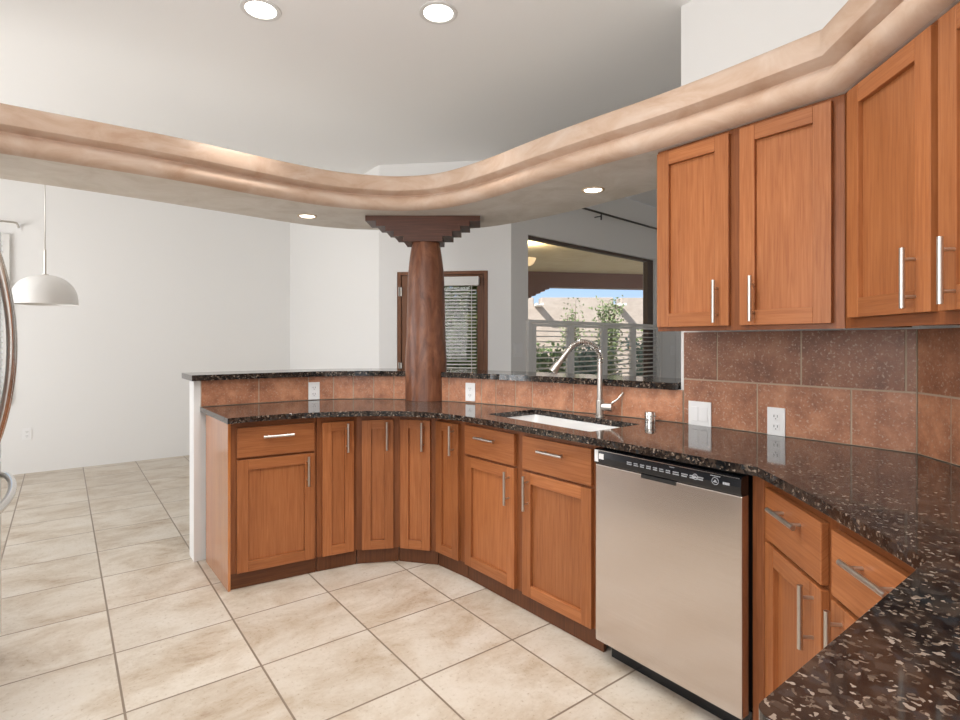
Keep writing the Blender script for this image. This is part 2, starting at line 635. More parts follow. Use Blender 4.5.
def cut(P, L, s0, s1):
    """Piece of polyline P between arc lengths s0 and s1."""
    def at(s):
        for i in range(len(L)-1):
            if L[i] <= s <= L[i+1]+1e-9:
                return P[i].lerp(P[i+1], (s-L[i])/max(L[i+1]-L[i], 1e-9))
        return P[-1].copy()
    return [at(s0)] + [q for q, l in zip(P, L) if s0+1e-4 < l < s1-1e-4] + [at(s1)]


# ------------------------------------------------------------------ shared plan lines
CEIL_Z = 2.915
SOF_Z = 2.125
SOF_TOP = 2.32
CT0, CT1 = 0.884, 0.914           # worktop slab
BAR0, BAR1 = 1.072, 1.106          # raised bar slab
COLC = Vector((1.940, 3.147))      # log post
W_PTS = [(0.622, 3.60), (1.0, 3.60), (1.35, 3.575), (1.62, 3.45), (1.80, 3.28), (1.98, 3.01), (2.12, 2.65), (2.22, 2.25), (2.30, 1.90), (2.36, 1.50)]
W = spline(W_PTS, 6)              # tiled face of the half wall, left to right
WL = arclen(W)
_i = min(range(len(W)), key=lambda i: (W[i]-COLC).length)
S_COL = WL[_i]
D45 = Vector((-0.684, -0.73)).normalized()      # run of the corner cabinets
N45 = Vector((0.73, -0.684)).normalized()       # into the corner wall
XW = 2.36                         # tiled face of the kitchen wall
P_CORNER = Vector((XW, 0.60))     # where the corner wall begins
K = [Vector(q) for q in [(0.702, 3.085), (1.145, 3.037), (1.375, 3.002), (1.594, 2.89), (1.749, 2.699), (1.779, 2.447), (1.807, 1.518)]]

# ------------------------------------------------------------------ room shell
mb = MB()
floor_poly = [(-2.6, -0.5), (6.2, -0.5), (6.2, 4.05), (3.164, 3.706), (2.31, 4.56), (2.31, 7.03), (-2.6, 7.03)]
mb.prism(floor_poly, -0.10, 0.0)
struct(obj('floor', mb, FLOOR))
mb = MB()
mb.prism(floor_poly, CEIL_Z, CEIL_Z+0.1)
struct(obj('ceiling', mb, CEIL))


def wall(name, p, q, outward, th=0.14, z0=0.0, z1=CEIL_Z, hole=None, mat=None):
    """Wall from p to q (inner face), thickness outward, optional opening (s0,s1,z0,z1)."""
    p, q = Vector(p), Vector(q)
    e = (q-p).normalized()
    n = Vector((e.y, -e.x))
    if n.dot(Vector(outward)) < 0:
        n = -n
    fr = Fr(p, e, n)
    L = (q-p).length
    mb = MB()
    if hole:
        a0, a1, h0, h1 = hole
        mb.box(fr, 0, a0, 0, th, z0, z1)
        mb.box(fr, a1, L, 0, th, z0, z1)
        if h0 > z0:
            mb.box(fr, a0, a1, 0, th, z0, h0)
        mb.box(fr, a0, a1, 0, th, h1, z1)
    else:
        mb.box(fr, 0, L, 0, th, z0, z1)
    struct(obj(name, mb, mat or WALL))
    return fr


PB = Vector((2.31, 4.56))
PD = Vector((3.164, 3.706))
ED = Vector((0.9935, 0.113)).normalized()
fr_a = wall('wall_back', (-2.6, 7.03), (2.45, 7.03), (0, 1), hole=(0.95, 2.16, 0.75, 2.28))
wall('wall_nook', (2.31, 7.03), PB, (1, 0))
fr_c = wall('wall_garden_door', PB, PD, (1, 1), hole=(0.168, 1.002, 0.0, 1.935))
fr_d = wall('wall_living', PD, PD+ED*3.1, (0, 1), th=0.16, hole=(0.227, 2.535, 0.72, 2.28))
wall('wall_end', (6.2, 4.05), (6.2, -0.5), (1, 0))
wall('wall_south', (1.5, -0.5), (6.2, -0.5), (0, -1), hole=(2.4, 3.7, 0.3, 2.3))
wall('wall_left', (-2.6, -0.5), (-2.6, 7.03), (-1, 0), hole=(3.9, 6.5, 0.4, 2.45))
wall('wall_pantry', (-1.0, -0.5), (-1.0, 3.66), (-1, 0), th=0.12, hole=(0.5, 2.45, 0.5, 2.55))
wall('wall_right', (XW+0.012, 0.42), (XW+0.012, 1.52), (1, 0), th=0.13)
wall('wall_corner', P_CORNER+N45*0.012-D45*0.02, P_CORNER+N45*0.012+D45*1.36, N45, th=0.12)
wall('wall_rear', (-1.0, -0.38), (1.46, -0.38), (0, -1), th=0.12)

# half wall under the raised bar, interrupted by the log post
mb = MB()
for a, b_ in ((0.0, S_COL-0.13), (S_COL+0.13, WL[-1]-0.02)):
    c = cut(W, WL, a, b_)
    mb.prism([tuple(q) for q in offset(c, 0.012)] + [tuple(q) for q in offset(c, 0.145)[::-1]], 0.0, BAR0, smooth=False)
struct(obj('wall_bar', mb, WALL))

# soffit: plaster band with two rolls, following the curve of the bar
front = spline([(-0.99, 3.18), (-0.3, 3.18), (0.42, 3.17), (0.9, 3.215), (1.28, 3.22), (1.55, 3.14), (1.74, 3.02), (1.89, 2.80), (1.955, 2.45), (1.972, 2.05), (1.995, 1.72), (2.03, 1.40), (2.045, 1.10), (2.045, 0.715)], 6)
k_c = len(front)-1
front += [front[-1] + D45*x for x in (0.3, 0.6, 0.9, 1.25)]
back = spline([(-0.99, 3.66), (-0.25, 3.67), (0.3, 3.70), (0.8, 3.76), (1.26, 3.82), (1.55, 3.81), (1.8, 3.71), (2.2, 3.44), (2.41, 3.16), (2.50, 2.86), (2.55, 2.50), (2.56, 2.2), (2.55, 1.85), (2.53, 1.525)], 4)
nr = [-q for q in normals(front)]
n_a, n_b = Vector((-1, 0)), -N45
mit = (n_a+n_b).normalized()
nr[k_c] = mit/max(mit.dot(n_a), 0.3)
nr[k_c-1] = n_a.copy()
for i in range(k_c+1, len(front)):
    nr[i] = n_b.copy()
prof = [(0.0, 0.0), (0.026, 0.004), (0.048, 0.018), (0.058, 0.040), (0.055, 0.062), (0.042, 0.077), (0.026, 0.084), (0.024, 0.090), (0.036, 0.094), (0.066, 0.097), (0.083, 0.106), (0.090, 0.124), (0.090, 0.174), (0.086, 0.188), (0.076, 0.195)]
mb = MB()
rows = []
for q, n in zip(front, nr):
    rows.append([mb.bm.verts.new((q.x+n.x*o, q.y+n.y*o, SOF_Z+z)) for o, z in prof])
for i in range(len(rows)-1):
    for j in range(len(prof)-1):
        mb.face([rows[i][j], rows[i+1][j], rows[i+1][j+1], rows[i][j+1]], 0, 0.5, True)
tail = [(XW+0.008, 1.525), (XW+0.008, 0.60)] + [tuple(P_CORNER + N45*0.008 + D45*1.30)]
bk_pts = [tuple(q) for q in back] + tail
nf = len(front)
for z, fp, m in ((SOF_Z, [tuple(q) for q in front], 1), (SOF_TOP, [(q.x+n.x*0.076, q.y+n.y*0.076) for q, n in zip(front, nr)], 1)):
    poly = fp + bk_pts[::-1]
    tr3 = tessellate_polygon([[Vector((q[0], q[1], 0)) for q in poly]])
    vs = []
    for i, q in enumerate(poly):
        if i < nf:
            vs.append(rows[i][0 if z == SOF_Z else -1])
        else:
            vs.append(mb.bm.verts.new((q[0], q[1], z)))
    if z == SOF_Z:
        vlo = vs
    else:
        vhi = vs
    for a, b_, c in tr3:
        mb.face([vs[a], vs[b_], vs[c]], m)
for i in range(nf, len(vlo)-1):
    mb.face([vlo[i], vlo[i+1], vhi[i+1], vhi[i]], 1, 0.5, True)
struct(obj('trim_soffit', mb, [PLASTER, PLASTER_UNDER]))

# backsplash tiles (setting): individual tiles on the half wall, the kitchen wall and the corner wall
mb = MB()


def tone_low():
    return random.uniform(0.55, 0.95)


def strip(s0, s1, z0, z1, tone):
    c = cut(W, WL, s0, s1)
    f_, b2 = offset(c, 0.0), offset(c, 0.011)
    mb.prism([tuple(q) for q in f_] + [tuple(q) for q in b2[::-1]], z0, z1, 0, tone)


def S_at(x=None, y=None):
    return WL[min(range(len(W)), key=lambda i: abs(W[i].x-x) if x is not None else abs(W[i].y-y))]


def s_exact(pt):
    pt = Vector(pt)
    best = (9, 0)
    for i in range(len(W)-1):
        d = W[i+1]-W[i]
        u = max(0, min(1, (pt-W[i]).dot(d)/d.length_squared))
        dist = (W[i]+d*u-pt).length
        if dist < best[0]:
            best = (dist, WL[i]+d.length*u)
    return best[1]


g_ = 0.0035
left_j = [0.036, s_exact((0.989, 3.60)), s_exact((1.30, 3.58)), s_exact((1.455, 3.54)), s_exact((1.57, 3.48)), s_exact((1.68, 3.40)), s_exact((1.78, 3.30)), S_COL-0.115]
right_j = [S_COL+0.11, s_exact((2.00, 2.965)), s_exact((2.087, 2.734)), s_exact((2.124, 2.633)), s_exact((2.159, 2.493)), s_exact((2.189, 2.375)), s_exact((2.252, 2.11)), s_exact((2.311, 1.825)), WL[-1]-0.002]
for js in (left_j, right_j):
    for a, b_ in zip(js, js[1:]):
        if b_-a > 0.01:
            strip(a+g_, b_-g_, CT1+0.004, BAR0-0.002, random.uniform(0.7, 1.0))
    c = cut(W, WL, js[0], js[-1])
    mb.prism([tuple(q) for q in offset(c, 0.003)] + [tuple(q) for q in offset(c, 0.0105)[::-1]], CT1+0.001, BAR0-0.001, 1)
fw = Fr((XW, 1.50), (0, -1), (-1, 0))     # kitchen wall, s runs towards the corner
LW = 1.50-0.60
ROW1, ROW2 = 1.126, 1.347
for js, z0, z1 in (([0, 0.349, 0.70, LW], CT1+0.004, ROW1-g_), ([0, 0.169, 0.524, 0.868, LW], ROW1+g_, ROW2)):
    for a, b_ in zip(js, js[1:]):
        mb.box(fw, a+g_, b_-g_, -0.011, 0, z0, z1, 0, tone=random.uniform(0.55, 0.85) if z0 < 1 else random.uniform(0.0, 0.22))  # upper row darker: browner tile plus painted shade under the wall cabinets
mb.box(fw, 0, LW, -0.0105, -0.0025, CT1+0.001, ROW2, 1)
fc = Fr(P_CORNER, D45, -N45)
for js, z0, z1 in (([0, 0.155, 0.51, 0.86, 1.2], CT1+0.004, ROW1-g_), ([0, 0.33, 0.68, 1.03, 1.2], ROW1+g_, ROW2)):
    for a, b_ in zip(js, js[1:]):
        mb.box(fc, a+g_, b_-g_, -0.011, 0, z0, z1, 0, tone=random.uniform(0.75, 1.0) if z0 < 1 else random.uniform(0.35, 0.6))  # upper row again toned down, partly for shade under the corner cabinet
mb.box(fc, 0, 1.2, -0.0105, -0.0025, CT1+0.001, ROW2, 1)
struct(obj('trim_backsplash', mb, [TILE, GROUT], bevel=0.0012))

# ------------------------------------------------------------------ outdoors
mb = MB()
mb.prism([(-12, -8), (32, -8), (32, 30), (-12, 30)], -0.25, -0.12)
struct(obj('ground', mb, GROUND))


def view(d, r):
    """plan point at depth d and offset r from the centre of the view."""
    return Vector((d*ss+r*cs, d*cs-r*ss))


# covered porch beyond the living room window
b0, b1 = view(9.85, 0.75), view(10.75, 5.2)
eb = (b1-b0).normalized()
nb_ = Vector((eb.y, -eb.x))
if nb_.dot(b0) < 0:
    nb_ = -nb_
mb = MB()
pin0, pin1 = PD+ED*0.02+Vector((0, 0.20)), PD+ED*4.6+Vector((0, 0.2))
mb.prism([tuple(pin0), tuple(pin1), tuple(b1+nb_*0.35+eb*3.0), tuple(b0+nb_*0.35-eb*0.4)], 2.56, 2.70)
struct(obj('ceiling_porch', mb, PORCH))
mb = MB()
mb.prism([(2.50, 4.62), (3.30, 3.96), tuple(b0-eb*0.42+nb_*0.3), (4.6, 8.9), (2.50, 8.9)], 2.56, 2.70)  # unseen slab added to shade the plants outside the garden door
struct(obj('shade_slab_side', mb, PORCH))
fb_ = Fr(b0, eb, nb_)
t_ = thing('porch_beam', 'long reddish brown porch beam crossing above the garden wall outside the window', 'beam', (b0.x, b0.y, 2.28))
mb = MB()
mb.box(fb_, -0.4, 7.5, 0, 0.28, 2.29, 2.558)
obj('beam', mb, REDWOOD, t_)
mb = MB()
for k in range(5):
    mb.box(fb_, -0.25, 0.52-0.085*k, 0.01, 0.27, 2.29-0.04*(k+1), 2.29-0.04*k)
obj('corbel', mb, REDWOOD, t_)
t_ = thing('porch_post', 'pale porch post under the stepped end of the reddish porch beam', 'post', (b0.x, b0.y, -0.12))
mb = MB()
mb.box(fb_, -0.16, 0.07, 0.03, 0.25, -0.12, 2.085)
obj('shaft', mb, STUCCO_WHITE, t_, bevel=0.01)
# porch lamp, a bowl under the porch ceiling
mb = MB()
mb.prism([(-2.8, -1), (-6.4, -1), (-6.4, 9), (-2.8, 9)], 2.60, 2.72)  # unseen slab added to keep the sun out of the left openings
struct(obj('sun_block_west', mb, PORCH))
pl = view(7.0, 0.60)
t_ = thing('porch_lamp', 'amber bowl lamp under the porch ceiling at the window edge', 'lamp', (pl.x, pl.y, 2.2))
mb = MB()
mb.lathe(pl, [(0.0, 2.26), (0.04, 2.265), (0.08, 2.29), (0.108, 2.34), (0.112, 2.36), (0.104, 2.36), (0.0, 2.35)], 24)
obj('glass_bowl', mb, LAMPGLASS, t_)
l_ = lamp('porch_bulb', 'POINT', (0, 0, 0), 22, (1.0, 0.80, 0.50))
l_.data.shadow_soft_size = 0.08
l_.parent = t_
l_.location = (0, 0, 0.24)
mb = MB()
mb.tube([(pl.x, pl.y, 2.365), (pl.x, pl.y, 2.55)], 0.012, 8)
obj('stem', mb, DARK_METAL, t_)

# adobe garden wall with two white roof spouts
g0, g1 = view(14.0, -1.5), view(14.6, 14.0)
eg = (g1-g0).normalized()
ng = Vector((-eg.y, eg.x))
fg = Fr(g0, eg, ng)               # n points away from the house
NOTCH = [(view(13.9, (u-480)/550*13.9)-g0).dot(eg) for u in (538.5, 620.5)]
mb = MB()
_q = [(-3, -0.15), (17, -0.15), (17, 2.43)]
for k in NOTCH[::-1]:
    _q += [(k+0.085, 2.43), (k+0.085, 2.19), (k-0.085, 2.19), (k-0.085, 2.43)]
mb.extrude(fg, _q + [(-3, 2.43)], 0, 0.4)
struct(obj('wall_garden', mb, ADOBE, bevel=0.03))
for s_, lab in zip(NOTCH, ('white roof spout on the adobe wall beside the porch corbel', 'white roof spout on the adobe wall in the middle of the window view')):
    t_ = thing('roof_spout', lab, 'spout', (*(g0+eg*s_), 2.2), 'roof spouts on the adobe wall')
    mb = MB()
    mb.box(fg, s_-0.08, s_+0.08, -0.55, 0.38, 2.192, 2.205)
    mb.box(fg, s_-0.08, s_-0.065, -0.55, 0.38, 2.205, 2.26)
    mb.box(fg, s_+0.065, s_+0.08, -0.55, 0.38, 2.205, 2.26)
    obj('trough', mb, STUCCO_WHITE, t_)


def shrub(label, p, h, rad, stems, leaves, leaf, mat, seed, lift=0.25, group='garden plants'):
    rnd = random.Random(seed)
    t_ = thing('shrub', label, 'shrub', (p.x, p.y, -0.12), group)
    mb, ml = MB(), MB()
    tips = []
    for k in range(stems):
        a = rnd.uniform(0, 2*PI)
        rr = rad*rnd.uniform(0.2, 1.0)
        hh = h*rnd.uniform(0.72, 1.0)
        pts = []
        for j in range(6):
            u = j/5
            pts.append(Vector((p.x+math.cos(a)*rr*u**1.3, p.y+math.sin(a)*rr*u**1.3, -0.12+hh*u)))
        mb.tube(pts, [0.018*(1-0.8*j/5) for j in range(6)], 6)
        tips.append(pts)
    for k in range(leaves):
        pts = rnd.choice(tips)
        u = lift + (1-lift)*rnd.random()
        i = min(4, int(u*5))
        q = pts[i].lerp(pts[i+1], u*5-i) + Vector((rnd.gauss(0, 0.10), rnd.gauss(0, 0.10), rnd.gauss(0, 0.06)))
        d = Vector((rnd.gauss(0, 1), rnd.gauss(0, 1), rnd.gauss(0.4, 0.6))).normalized()
        x = d.cross(Vector((rnd.gauss(0, 1), rnd.gauss(0, 1), rnd.gauss(0, 1)))).normalized()
        L, wd = leaf*rnd.uniform(0.7, 1.3), leaf*0.3
        vs = [ml.bm.verts.new(v) for v in (q, q+d*L*0.5+x*wd, q+d*L, q+d*L*0.5-x*wd)]
        ml.face(vs, 0, rnd.random())
    obj('stems', mb, BARK, t_)
    obj('foliage', ml, mat, t_, fix=False)


shrub('sparse tall green shrub before the adobe wall, the more open of two', view(12.9, 2.18), 2.42, 0.30, 12, 1100, 0.075, LEAF_PALE, 1)
shrub('fuller tall green shrub before the adobe wall, near the window middle', view(12.3, 2.85), 2.48, 0.24, 14, 2300, 0.08, LEAF_PALE, 2)
shrub('bushy green shrub seen through the leftmost shutter panel', view(11.6, 1.45), 1.35, 0.55, 12, 1500, 0.12, LEAF, 3, 0.05)
shrub('grey green rounded shrub seen through the second shutter panel', view(10.6, 1.98), 1.40, 0.42, 14, 1900, 0.10, LEAF_BLUE, 4, 0.05)
shrub('grey green bush seen through the rightmost shutter panel', view(11.3, 3.35), 1.55, 0.40, 14, 1700, 0.10, LEAF_BLUE, 5, 0.05)
shrub('low green shrub below the right end of the window', view(12.4, 3.85), 2.05, 0.35, 8, 600, 0.10, LEAF, 6, 0.1)
shrub('dense green hedge plant outside the garden door', view(7.6, -0.28), 1.75, 0.55, 22, 4600, 0.10, LEAF, 7, 0.05)
shrub('dark leafy tall bush behind the hedge plant outside the garden door', view(9.3, -0.42), 2.75, 0.72, 26, 6000, 0.13, LEAF, 8, 0.05)

# ------------------------------------------------------------------ windows and garden door
# living room window (structure): dark frame, panes
t_ = bpy.data.objects.new('window_1', None)
COL.objects.link(t_)
t_.location = (*fr_d.p(1.38, 0.1, 0).xy, 0.72)
struct(t_)
mb = MB()
a0, a1, h0, h1 = 0.227, 2.535, 0.72, 2.28
for bx in ((a0, a1, h1-0.03, h1), (a0, a1, h0, h0+0.04), (a0, a0+0.012, h0+0.04, h1-0.03), (a1-0.13, a1, h0+0.04, h1-0.03)):
    mb.box(fr_d, bx[0], bx[1], 0.025, 0.085, bx[2], bx[3])
obj('window_frame', mb, FRAME_BROWN, t_, bevel=0.003)
mb = MB()
mb.box(fr_d, a0+0.012, a1-0.13, 0.050, 0.054, h0+0.04, h1-0.03)
obj('pane', mb, GLASS, t_)


def louvers(mb, fr, s0, s1, z0, z1, nmid, pitch, depth, tilt):
    z = z0 + pitch*0.6
    while z < z1-0.01:
        c, s = math.cos(tilt)*depth/2, math.sin(tilt)*depth/2
        th = 0.004
        P = [(nmid-c, z-s-th), (nmid+c, z+s-th), (nmid+c, z+s+th), (nmid-c, z-s+th)]
        va = [mb.bm.verts.new(fr.p(s0, n, zz)) for n, zz in P]
        vb = [mb.bm.verts.new(fr.p(s1, n, zz)) for n, zz in P]
        for i in range(4):
            j = (i+1) % 4
            mb.face([va[i], va[j], vb[j], vb[i]], 0)
        mb.face(va[::-1], 0)
        mb.face(vb, 0)
        z += pitch


# plantation shutters over the lower half of the living room window
t_ = thing('plantation_shutter', 'white louvered plantation shutter of four panels covering the lower window half', 'shutter', (*fr_d.p(1.38, 0, 0).xy, 0.70))
sh0, sh1, shz0, shz1 = 0.195, 2.66, 0.70, 1.502
mb = MB()
mb.box(fr_d, sh0, sh1, -0.035, 0.0, shz1-0.03, shz1, grain='s')
mb.box(fr_d, sh0, sh1, -0.035, 0.0, shz0, shz0+0.04, grain='s')
mb.box(fr_d, sh0, sh0+0.055, -0.035, 0.0, shz0+0.04, shz1-0.03)
mb.box(fr_d, sh1-0.055, sh1, -0.035, 0.0, shz0+0.04, shz1-0.03)
obj('frame', mb, SHUTTER, t_, bevel=0.003)
edges = [0.255, 0.835, 1.42, 2.00, 2.60]
for a, b_ in zip(edges, edges[1:]):
    mb = MB()
    st = 0.055
    mb.box(fr_d, a+0.003, a+st, -0.030, -0.004, shz0+0.045, shz1-0.034)
    mb.box(fr_d, b_-st, b_-0.003, -0.030, -0.004, shz0+0.045, shz1-0.034)
    mb.box(fr_d, a+st, b_-st, -0.030, -0.004, shz1-0.060, shz1-0.034)
    mb.box(fr_d, a+st, b_-st, -0.030, -0.004, shz0+0.045, shz0+0.12)
    pnl = obj('panel', mb, SHUTTER, t_, bevel=0.002)
    mb = MB()
    louvers(mb, fr_d, a+st, b_-st, shz0+0.12, shz1-0.060, -0.017, 0.050, 0.050, math.radians(4))
    obj('louvers', mb, SHUTTER, pnl)
# curtain rod over the living room window
t_ = thing('curtain_rod', 'thin dark curtain rod high on the grey wall above the large window', 'curtain rod', (*fr_d.p(1.6, -0.08, 0).xy, 2.62), 'curtain rods')
mb = MB()
mb.tube([fr_d.p(0.45, -0.08, 2.63), fr_d.p(2.95, -0.08, 2.63)], 0.011, 10)
obj('rod', mb, DARK_METAL, t_)
for s_ in (1.28, 2.80):
    mb = MB()
    mb.tube([fr_d.p(s_, 0.0, 2.60), fr_d.p(s_, -0.08, 2.60), fr_d.p(s_, -0.08, 2.63)], 0.006, 8)
    mb.tube([fr_d.p(s_, -0.08, 2.56), fr_d.p(s_, -0.08, 2.61)], 0.008, 8)
    obj('bracket', mb, DARK_METAL, t_)

# garden door (structure)
t_ = bpy.data.objects.new('door_1', None)
COL.objects.link(t_)
t_.location = (*fr_c.p(0.58, 0.05, 0).xy, 0)
struct(t_)
mb = MB()
mb.box(fr_c, 0.170, 0.205, 0.0, 0.12, 0, 1.933)
mb.box(fr_c, 0.965, 1.000, 0.0, 0.12, 0, 1.933)
mb.box(fr_c, 0.205, 0.965, 0.0, 0.12, 1.905, 1.933, grain='s')
obj('door_frame', mb, DOORWOOD, t_, bevel=0.002)
mb = MB()
mb.box(fr_c, 0.208, 0.315, 0.01, 0.055, 0.01, 1.902)
mb.box(fr_c, 0.905, 0.962, 0.01, 0.055, 0.01, 1.902)
mb.box(fr_c, 0.315, 0.905, 0.01, 0.055, 1.86, 1.902, grain='s')
mb.box(fr_c, 0.315, 0.905, 0.01, 0.055, 0.01, 0.25, grain='s')
leaf = obj('door_leaf', mb, DOORWOOD, t_, bevel=0.002)
mb = MB()
mb.box(fr_c, 0.315, 0.905, 0.03, 0.034, 0.25, 1.86)
obj('pane', mb, GLASS, leaf)
for z in (1.755, 1.07):
    mb = MB()
    mb.tube([fr_c.p(0.19, -0.006, z-0.042), fr_c.p(0.19, -0.006, z+0.042)], 0.006, 10)
    mb.box(fr_c, 0.192, 0.215, -0.003, 0.0, z-0.04, z+0.04)
    obj('hinge', mb, DARK_NICKEL, t_)
t_ = thing('window_blind', 'white horizontal slat blind hanging on the brown garden door glass', 'blind', (*fr_c.p(0.6, -0.03, 0).xy, 0.3))
mb = MB()
mb.box(fr_c, 0.30, 0.925, -0.055, 0.008, 1.80, 1.878)
obj('headrail', mb, BLIND, t_, bevel=0.004)
mb = MB()
louvers(mb, fr_c, 0.325, 0.90, 1.05, 1.79, -0.022, 0.030, 0.020, math.radians(8))
louvers(mb, fr_c, 0.325, 0.90, 0.32, 1.05, -0.022, 0.030, 0.020, math.radians(8))
obj('slats', mb, BLIND, t_)
mb = MB()
mb.box(fr_c, 0.325, 0.90, -0.034, -0.010, 0.29, 0.325)
obj('bottom_rail', mb, BLIND, t_)
for s_ in (0.38, 0.86):
    mb = MB()
    mb.tube([fr_c.p(s_, -0.036, 0.3), fr_c.p(s_, -0.036, 1.8)], 0.003, 6)
    obj('ladder_cord', mb, BLIND, t_)

# dining nook window behind the fridge handle
t_ = bpy.data.objects.new('window_2', None)
COL.objects.link(t_)
t_.location = (-1.05, 7.1, 0.75)
struct(t_)
mb = MB()
a0, a1, h0, h1 = 0.95, 2.16, 0.75, 2.28
for bx in ((a0, a1, h1-0.05, h1), (a0, a1, h0, h0+0.05), (a0, a0+0.05, h0+0.05, h1-0.05), (a1-0.05, a1, h0+0.05, h1-0.05)):
    mb.box(fr_a, bx[0], bx[1], 0.08, 0.135, bx[2], bx[3])
obj('window_frame', mb, WHITE, t_)
mb = MB()
mb.box(fr_a, a0+0.05, a1-0.05, 0.10, 0.104, h0+0.05, h1-0.05)
obj('pane', mb, GLASS, t_)
t_ = thing('plantation_shutter', 'white louvered shutter on the dining nook window behind the fridge handle', 'shutter', (-1.05, 7.0, 0.72))
mb = MB()
for bx in ((0.88, 2.20, 2.27, 2.34), (0.88, 2.20, 0.70, 0.76), (0.88, 0.93, 0.76, 2.27), (2.15, 2.20, 0.76, 2.27), (1.50, 1.58, 0.76, 2.27)):
    mb.box(fr_a, bx[0], bx[1], -0.04, 0.0, bx[2], bx[3])
obj('frame', mb, SHUTTER, t_, bevel=0.003)
for a, b_ in ((0.93, 1.50), (1.58, 2.15)):
    mb = MB()
    louvers(mb, fr_a, a, b_, 0.76, 2.27, -0.02, 0.055, 0.055, math.radians(15))
    obj('louvers', mb, SHUTTER, t_)
t_ = thing('curtain_rod', 'white curtain rod with a bent end above the dining nook window', 'curtain rod', (-1.05, 6.95, 2.44), 'curtain rods')
mb = MB()
mb.tube([(-1.75, 6.93, 2.45), (-0.37, 6.93, 2.45), (-0.345, 6.94, 2.445), (-0.335, 7.025, 2.42)], 0.009, 10)
obj('rod', mb, NICKEL, t_)
mb = MB()
mb.box(WORLD, -0.355, -0.315, 7.02, 7.03, 2.39, 2.45)
obj('bracket', mb, WHITE, t_)

# ------------------------------------------------------------------ cabinets


def handle(parent, fr, s, z, n0, L=0.157, vertical=True):
    mb = MB()
    no = n0+0.032
    r = 0.0070
    if vertical:
        mb.tube([fr.p(s, no, z-L/2), fr.p(s, no, z+L/2)], r, 12)
        for q in (-1, 1):
            mb.tube([fr.p(s, n0, z+q*L*0.31), fr.p(s, no, z+q*L*0.31)], 0.0048, 8)
    else:
        mb.tube([fr.p(s-L/2, no, z), fr.p(s+L/2, no, z)], r, 12)
        for q in (-1, 1):
            mb.tube([fr.p(s+q*L*0.31, n0, z), fr.p(s+q*L*0.31, no, z)], 0.0048, 8)
    o = obj('handle', mb, NICKEL, parent)
    o['label'] = 'satin nickel bar pull'
    return o


def shaker(parent, fr, s0, s1, z0, z1, n0, stile=0.057, hs=None, hz=None, hl=0.157):
    mb = MB()
    th = 0.020
    mb.box(fr, s0, s0+stile, n0, n0+th, z0, z1)
    mb.box(fr, s1-stile, s1, n0, n0+th, z0, z1)
    mb.box(fr, s0+stile, s1-stile, n0, n0+th, z1-stile, z1, grain='s')
    mb.box(fr, s0+stile, s1-stile, n0, n0+th, z0, z0+stile, grain='s')
    mb.box(fr, s0+stile, s1-stile, n0, n0+0.0055, z0+stile, z1-stile)
    d = obj('door', mb, WOOD, parent, bevel=0.0015)
    if hs is not None:
        handle(d, fr, hs, hz, n0+th, hl, True)
    return d


def drawer(parent, fr, s0, s1, z0, z1, n0, hs, hz, hl=0.157):
    mb = MB()
    mb.box(fr, s0, s1, n0, n0+0.020, z0, z1, grain='s')
    d = obj('drawer', mb, WOOD, parent, bevel=0.0025)
    handle(d, fr, hs, hz, n0+0.020, hl, False)
    return d


FZ0, FZ1 = 0.085, 0.884
NF = 0.008                         # frame face in front of the toe kick line
LOW = 'base cabinets under the worktop'


def kfr(i):
    return Fr(K[i], K[i+1]-K[i]), (K[i+1]-K[i]).length


def carcass(parent, i, back_a, back_b, top=FZ1, side_out=0.0):
    fr, L = kfr(i)
    a, b_ = fr.p(0.002, -0.012, 0).xy, fr.p(L-0.002, -0.012, 0).xy
    mb = MB()
    mb.prism([tuple(a), tuple(b_), back_b, back_a], FZ0, top)
    obj('carcass', mb, WOOD_SHADED, parent)
    mb = MB()
    a, b_ = fr.p(0.002, 0, 0).xy, fr.p(L-0.002, 0, 0).xy
    a2, b2 = fr.p(0.002, -0.015, 0).xy, fr.p(L-0.002, -0.015, 0).xy
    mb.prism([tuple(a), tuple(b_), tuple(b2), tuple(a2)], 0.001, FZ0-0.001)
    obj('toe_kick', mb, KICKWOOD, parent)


def face_frame(parent, fr, L, stiles, rails, n=NF, z0=FZ0, z1=FZ1):
    mb = MB()
    for a, b_ in stiles:
        mb.box(fr, a, b_, n-0.019, n, z0, z1)
    for a, b_, c, d in rails:
        mb.box(fr, a, b_, n-0.019, n, c, d, grain='s')
    obj('face_frame', mb, WOOD_SHADED, parent)


DZ0, DZ1 = 0.088, 0.680            # door under a drawer
WZ0, WZ1 = 0.692, 0.850            # drawer front
# wide end cabinet
fr0, L0 = kfr(0)
t_ = thing('base_cabinet', 'wooden peninsula end cabinet with one drawer over one door, nearest the dining nook', 'cabinet', (0.69, 3.085, 0), LOW)
mb = MB()
mb.prism([tuple(fr0.p(0.0, 0, 0).xy), tuple(fr0.p(L0-0.003, -0.012, 0).xy), (1.197, 3.565), (0.696, 3.565)], FZ0, FZ1)
obj('carcass', mb, WOOD_SHADED, t_)
mb = MB()
mb.box(Fr((0.702, 3.07), (-0.016, 1)), 0.0, 0.505, -0.014, -0.001, 0.001, FZ1)
e_ = obj('end_panel', mb, VENEER, t_)
e_['label'] = 'smooth veneered wooden end panel'
mb = MB()
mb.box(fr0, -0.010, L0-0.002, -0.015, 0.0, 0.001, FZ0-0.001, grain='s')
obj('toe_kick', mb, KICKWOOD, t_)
face_frame(t_, fr0, L0, [(-0.012, 0.055), (0.43, L0-0.002)], [(0.055, 0.43, FZ1-0.045, FZ1), (0.055, 0.43, 0.66, 0.71), (0.055, 0.43, FZ0, FZ0+0.03)])
drawer(t_, fr0, 0.030, 0.431, WZ0, WZ1, NF, 0.236, 0.797)
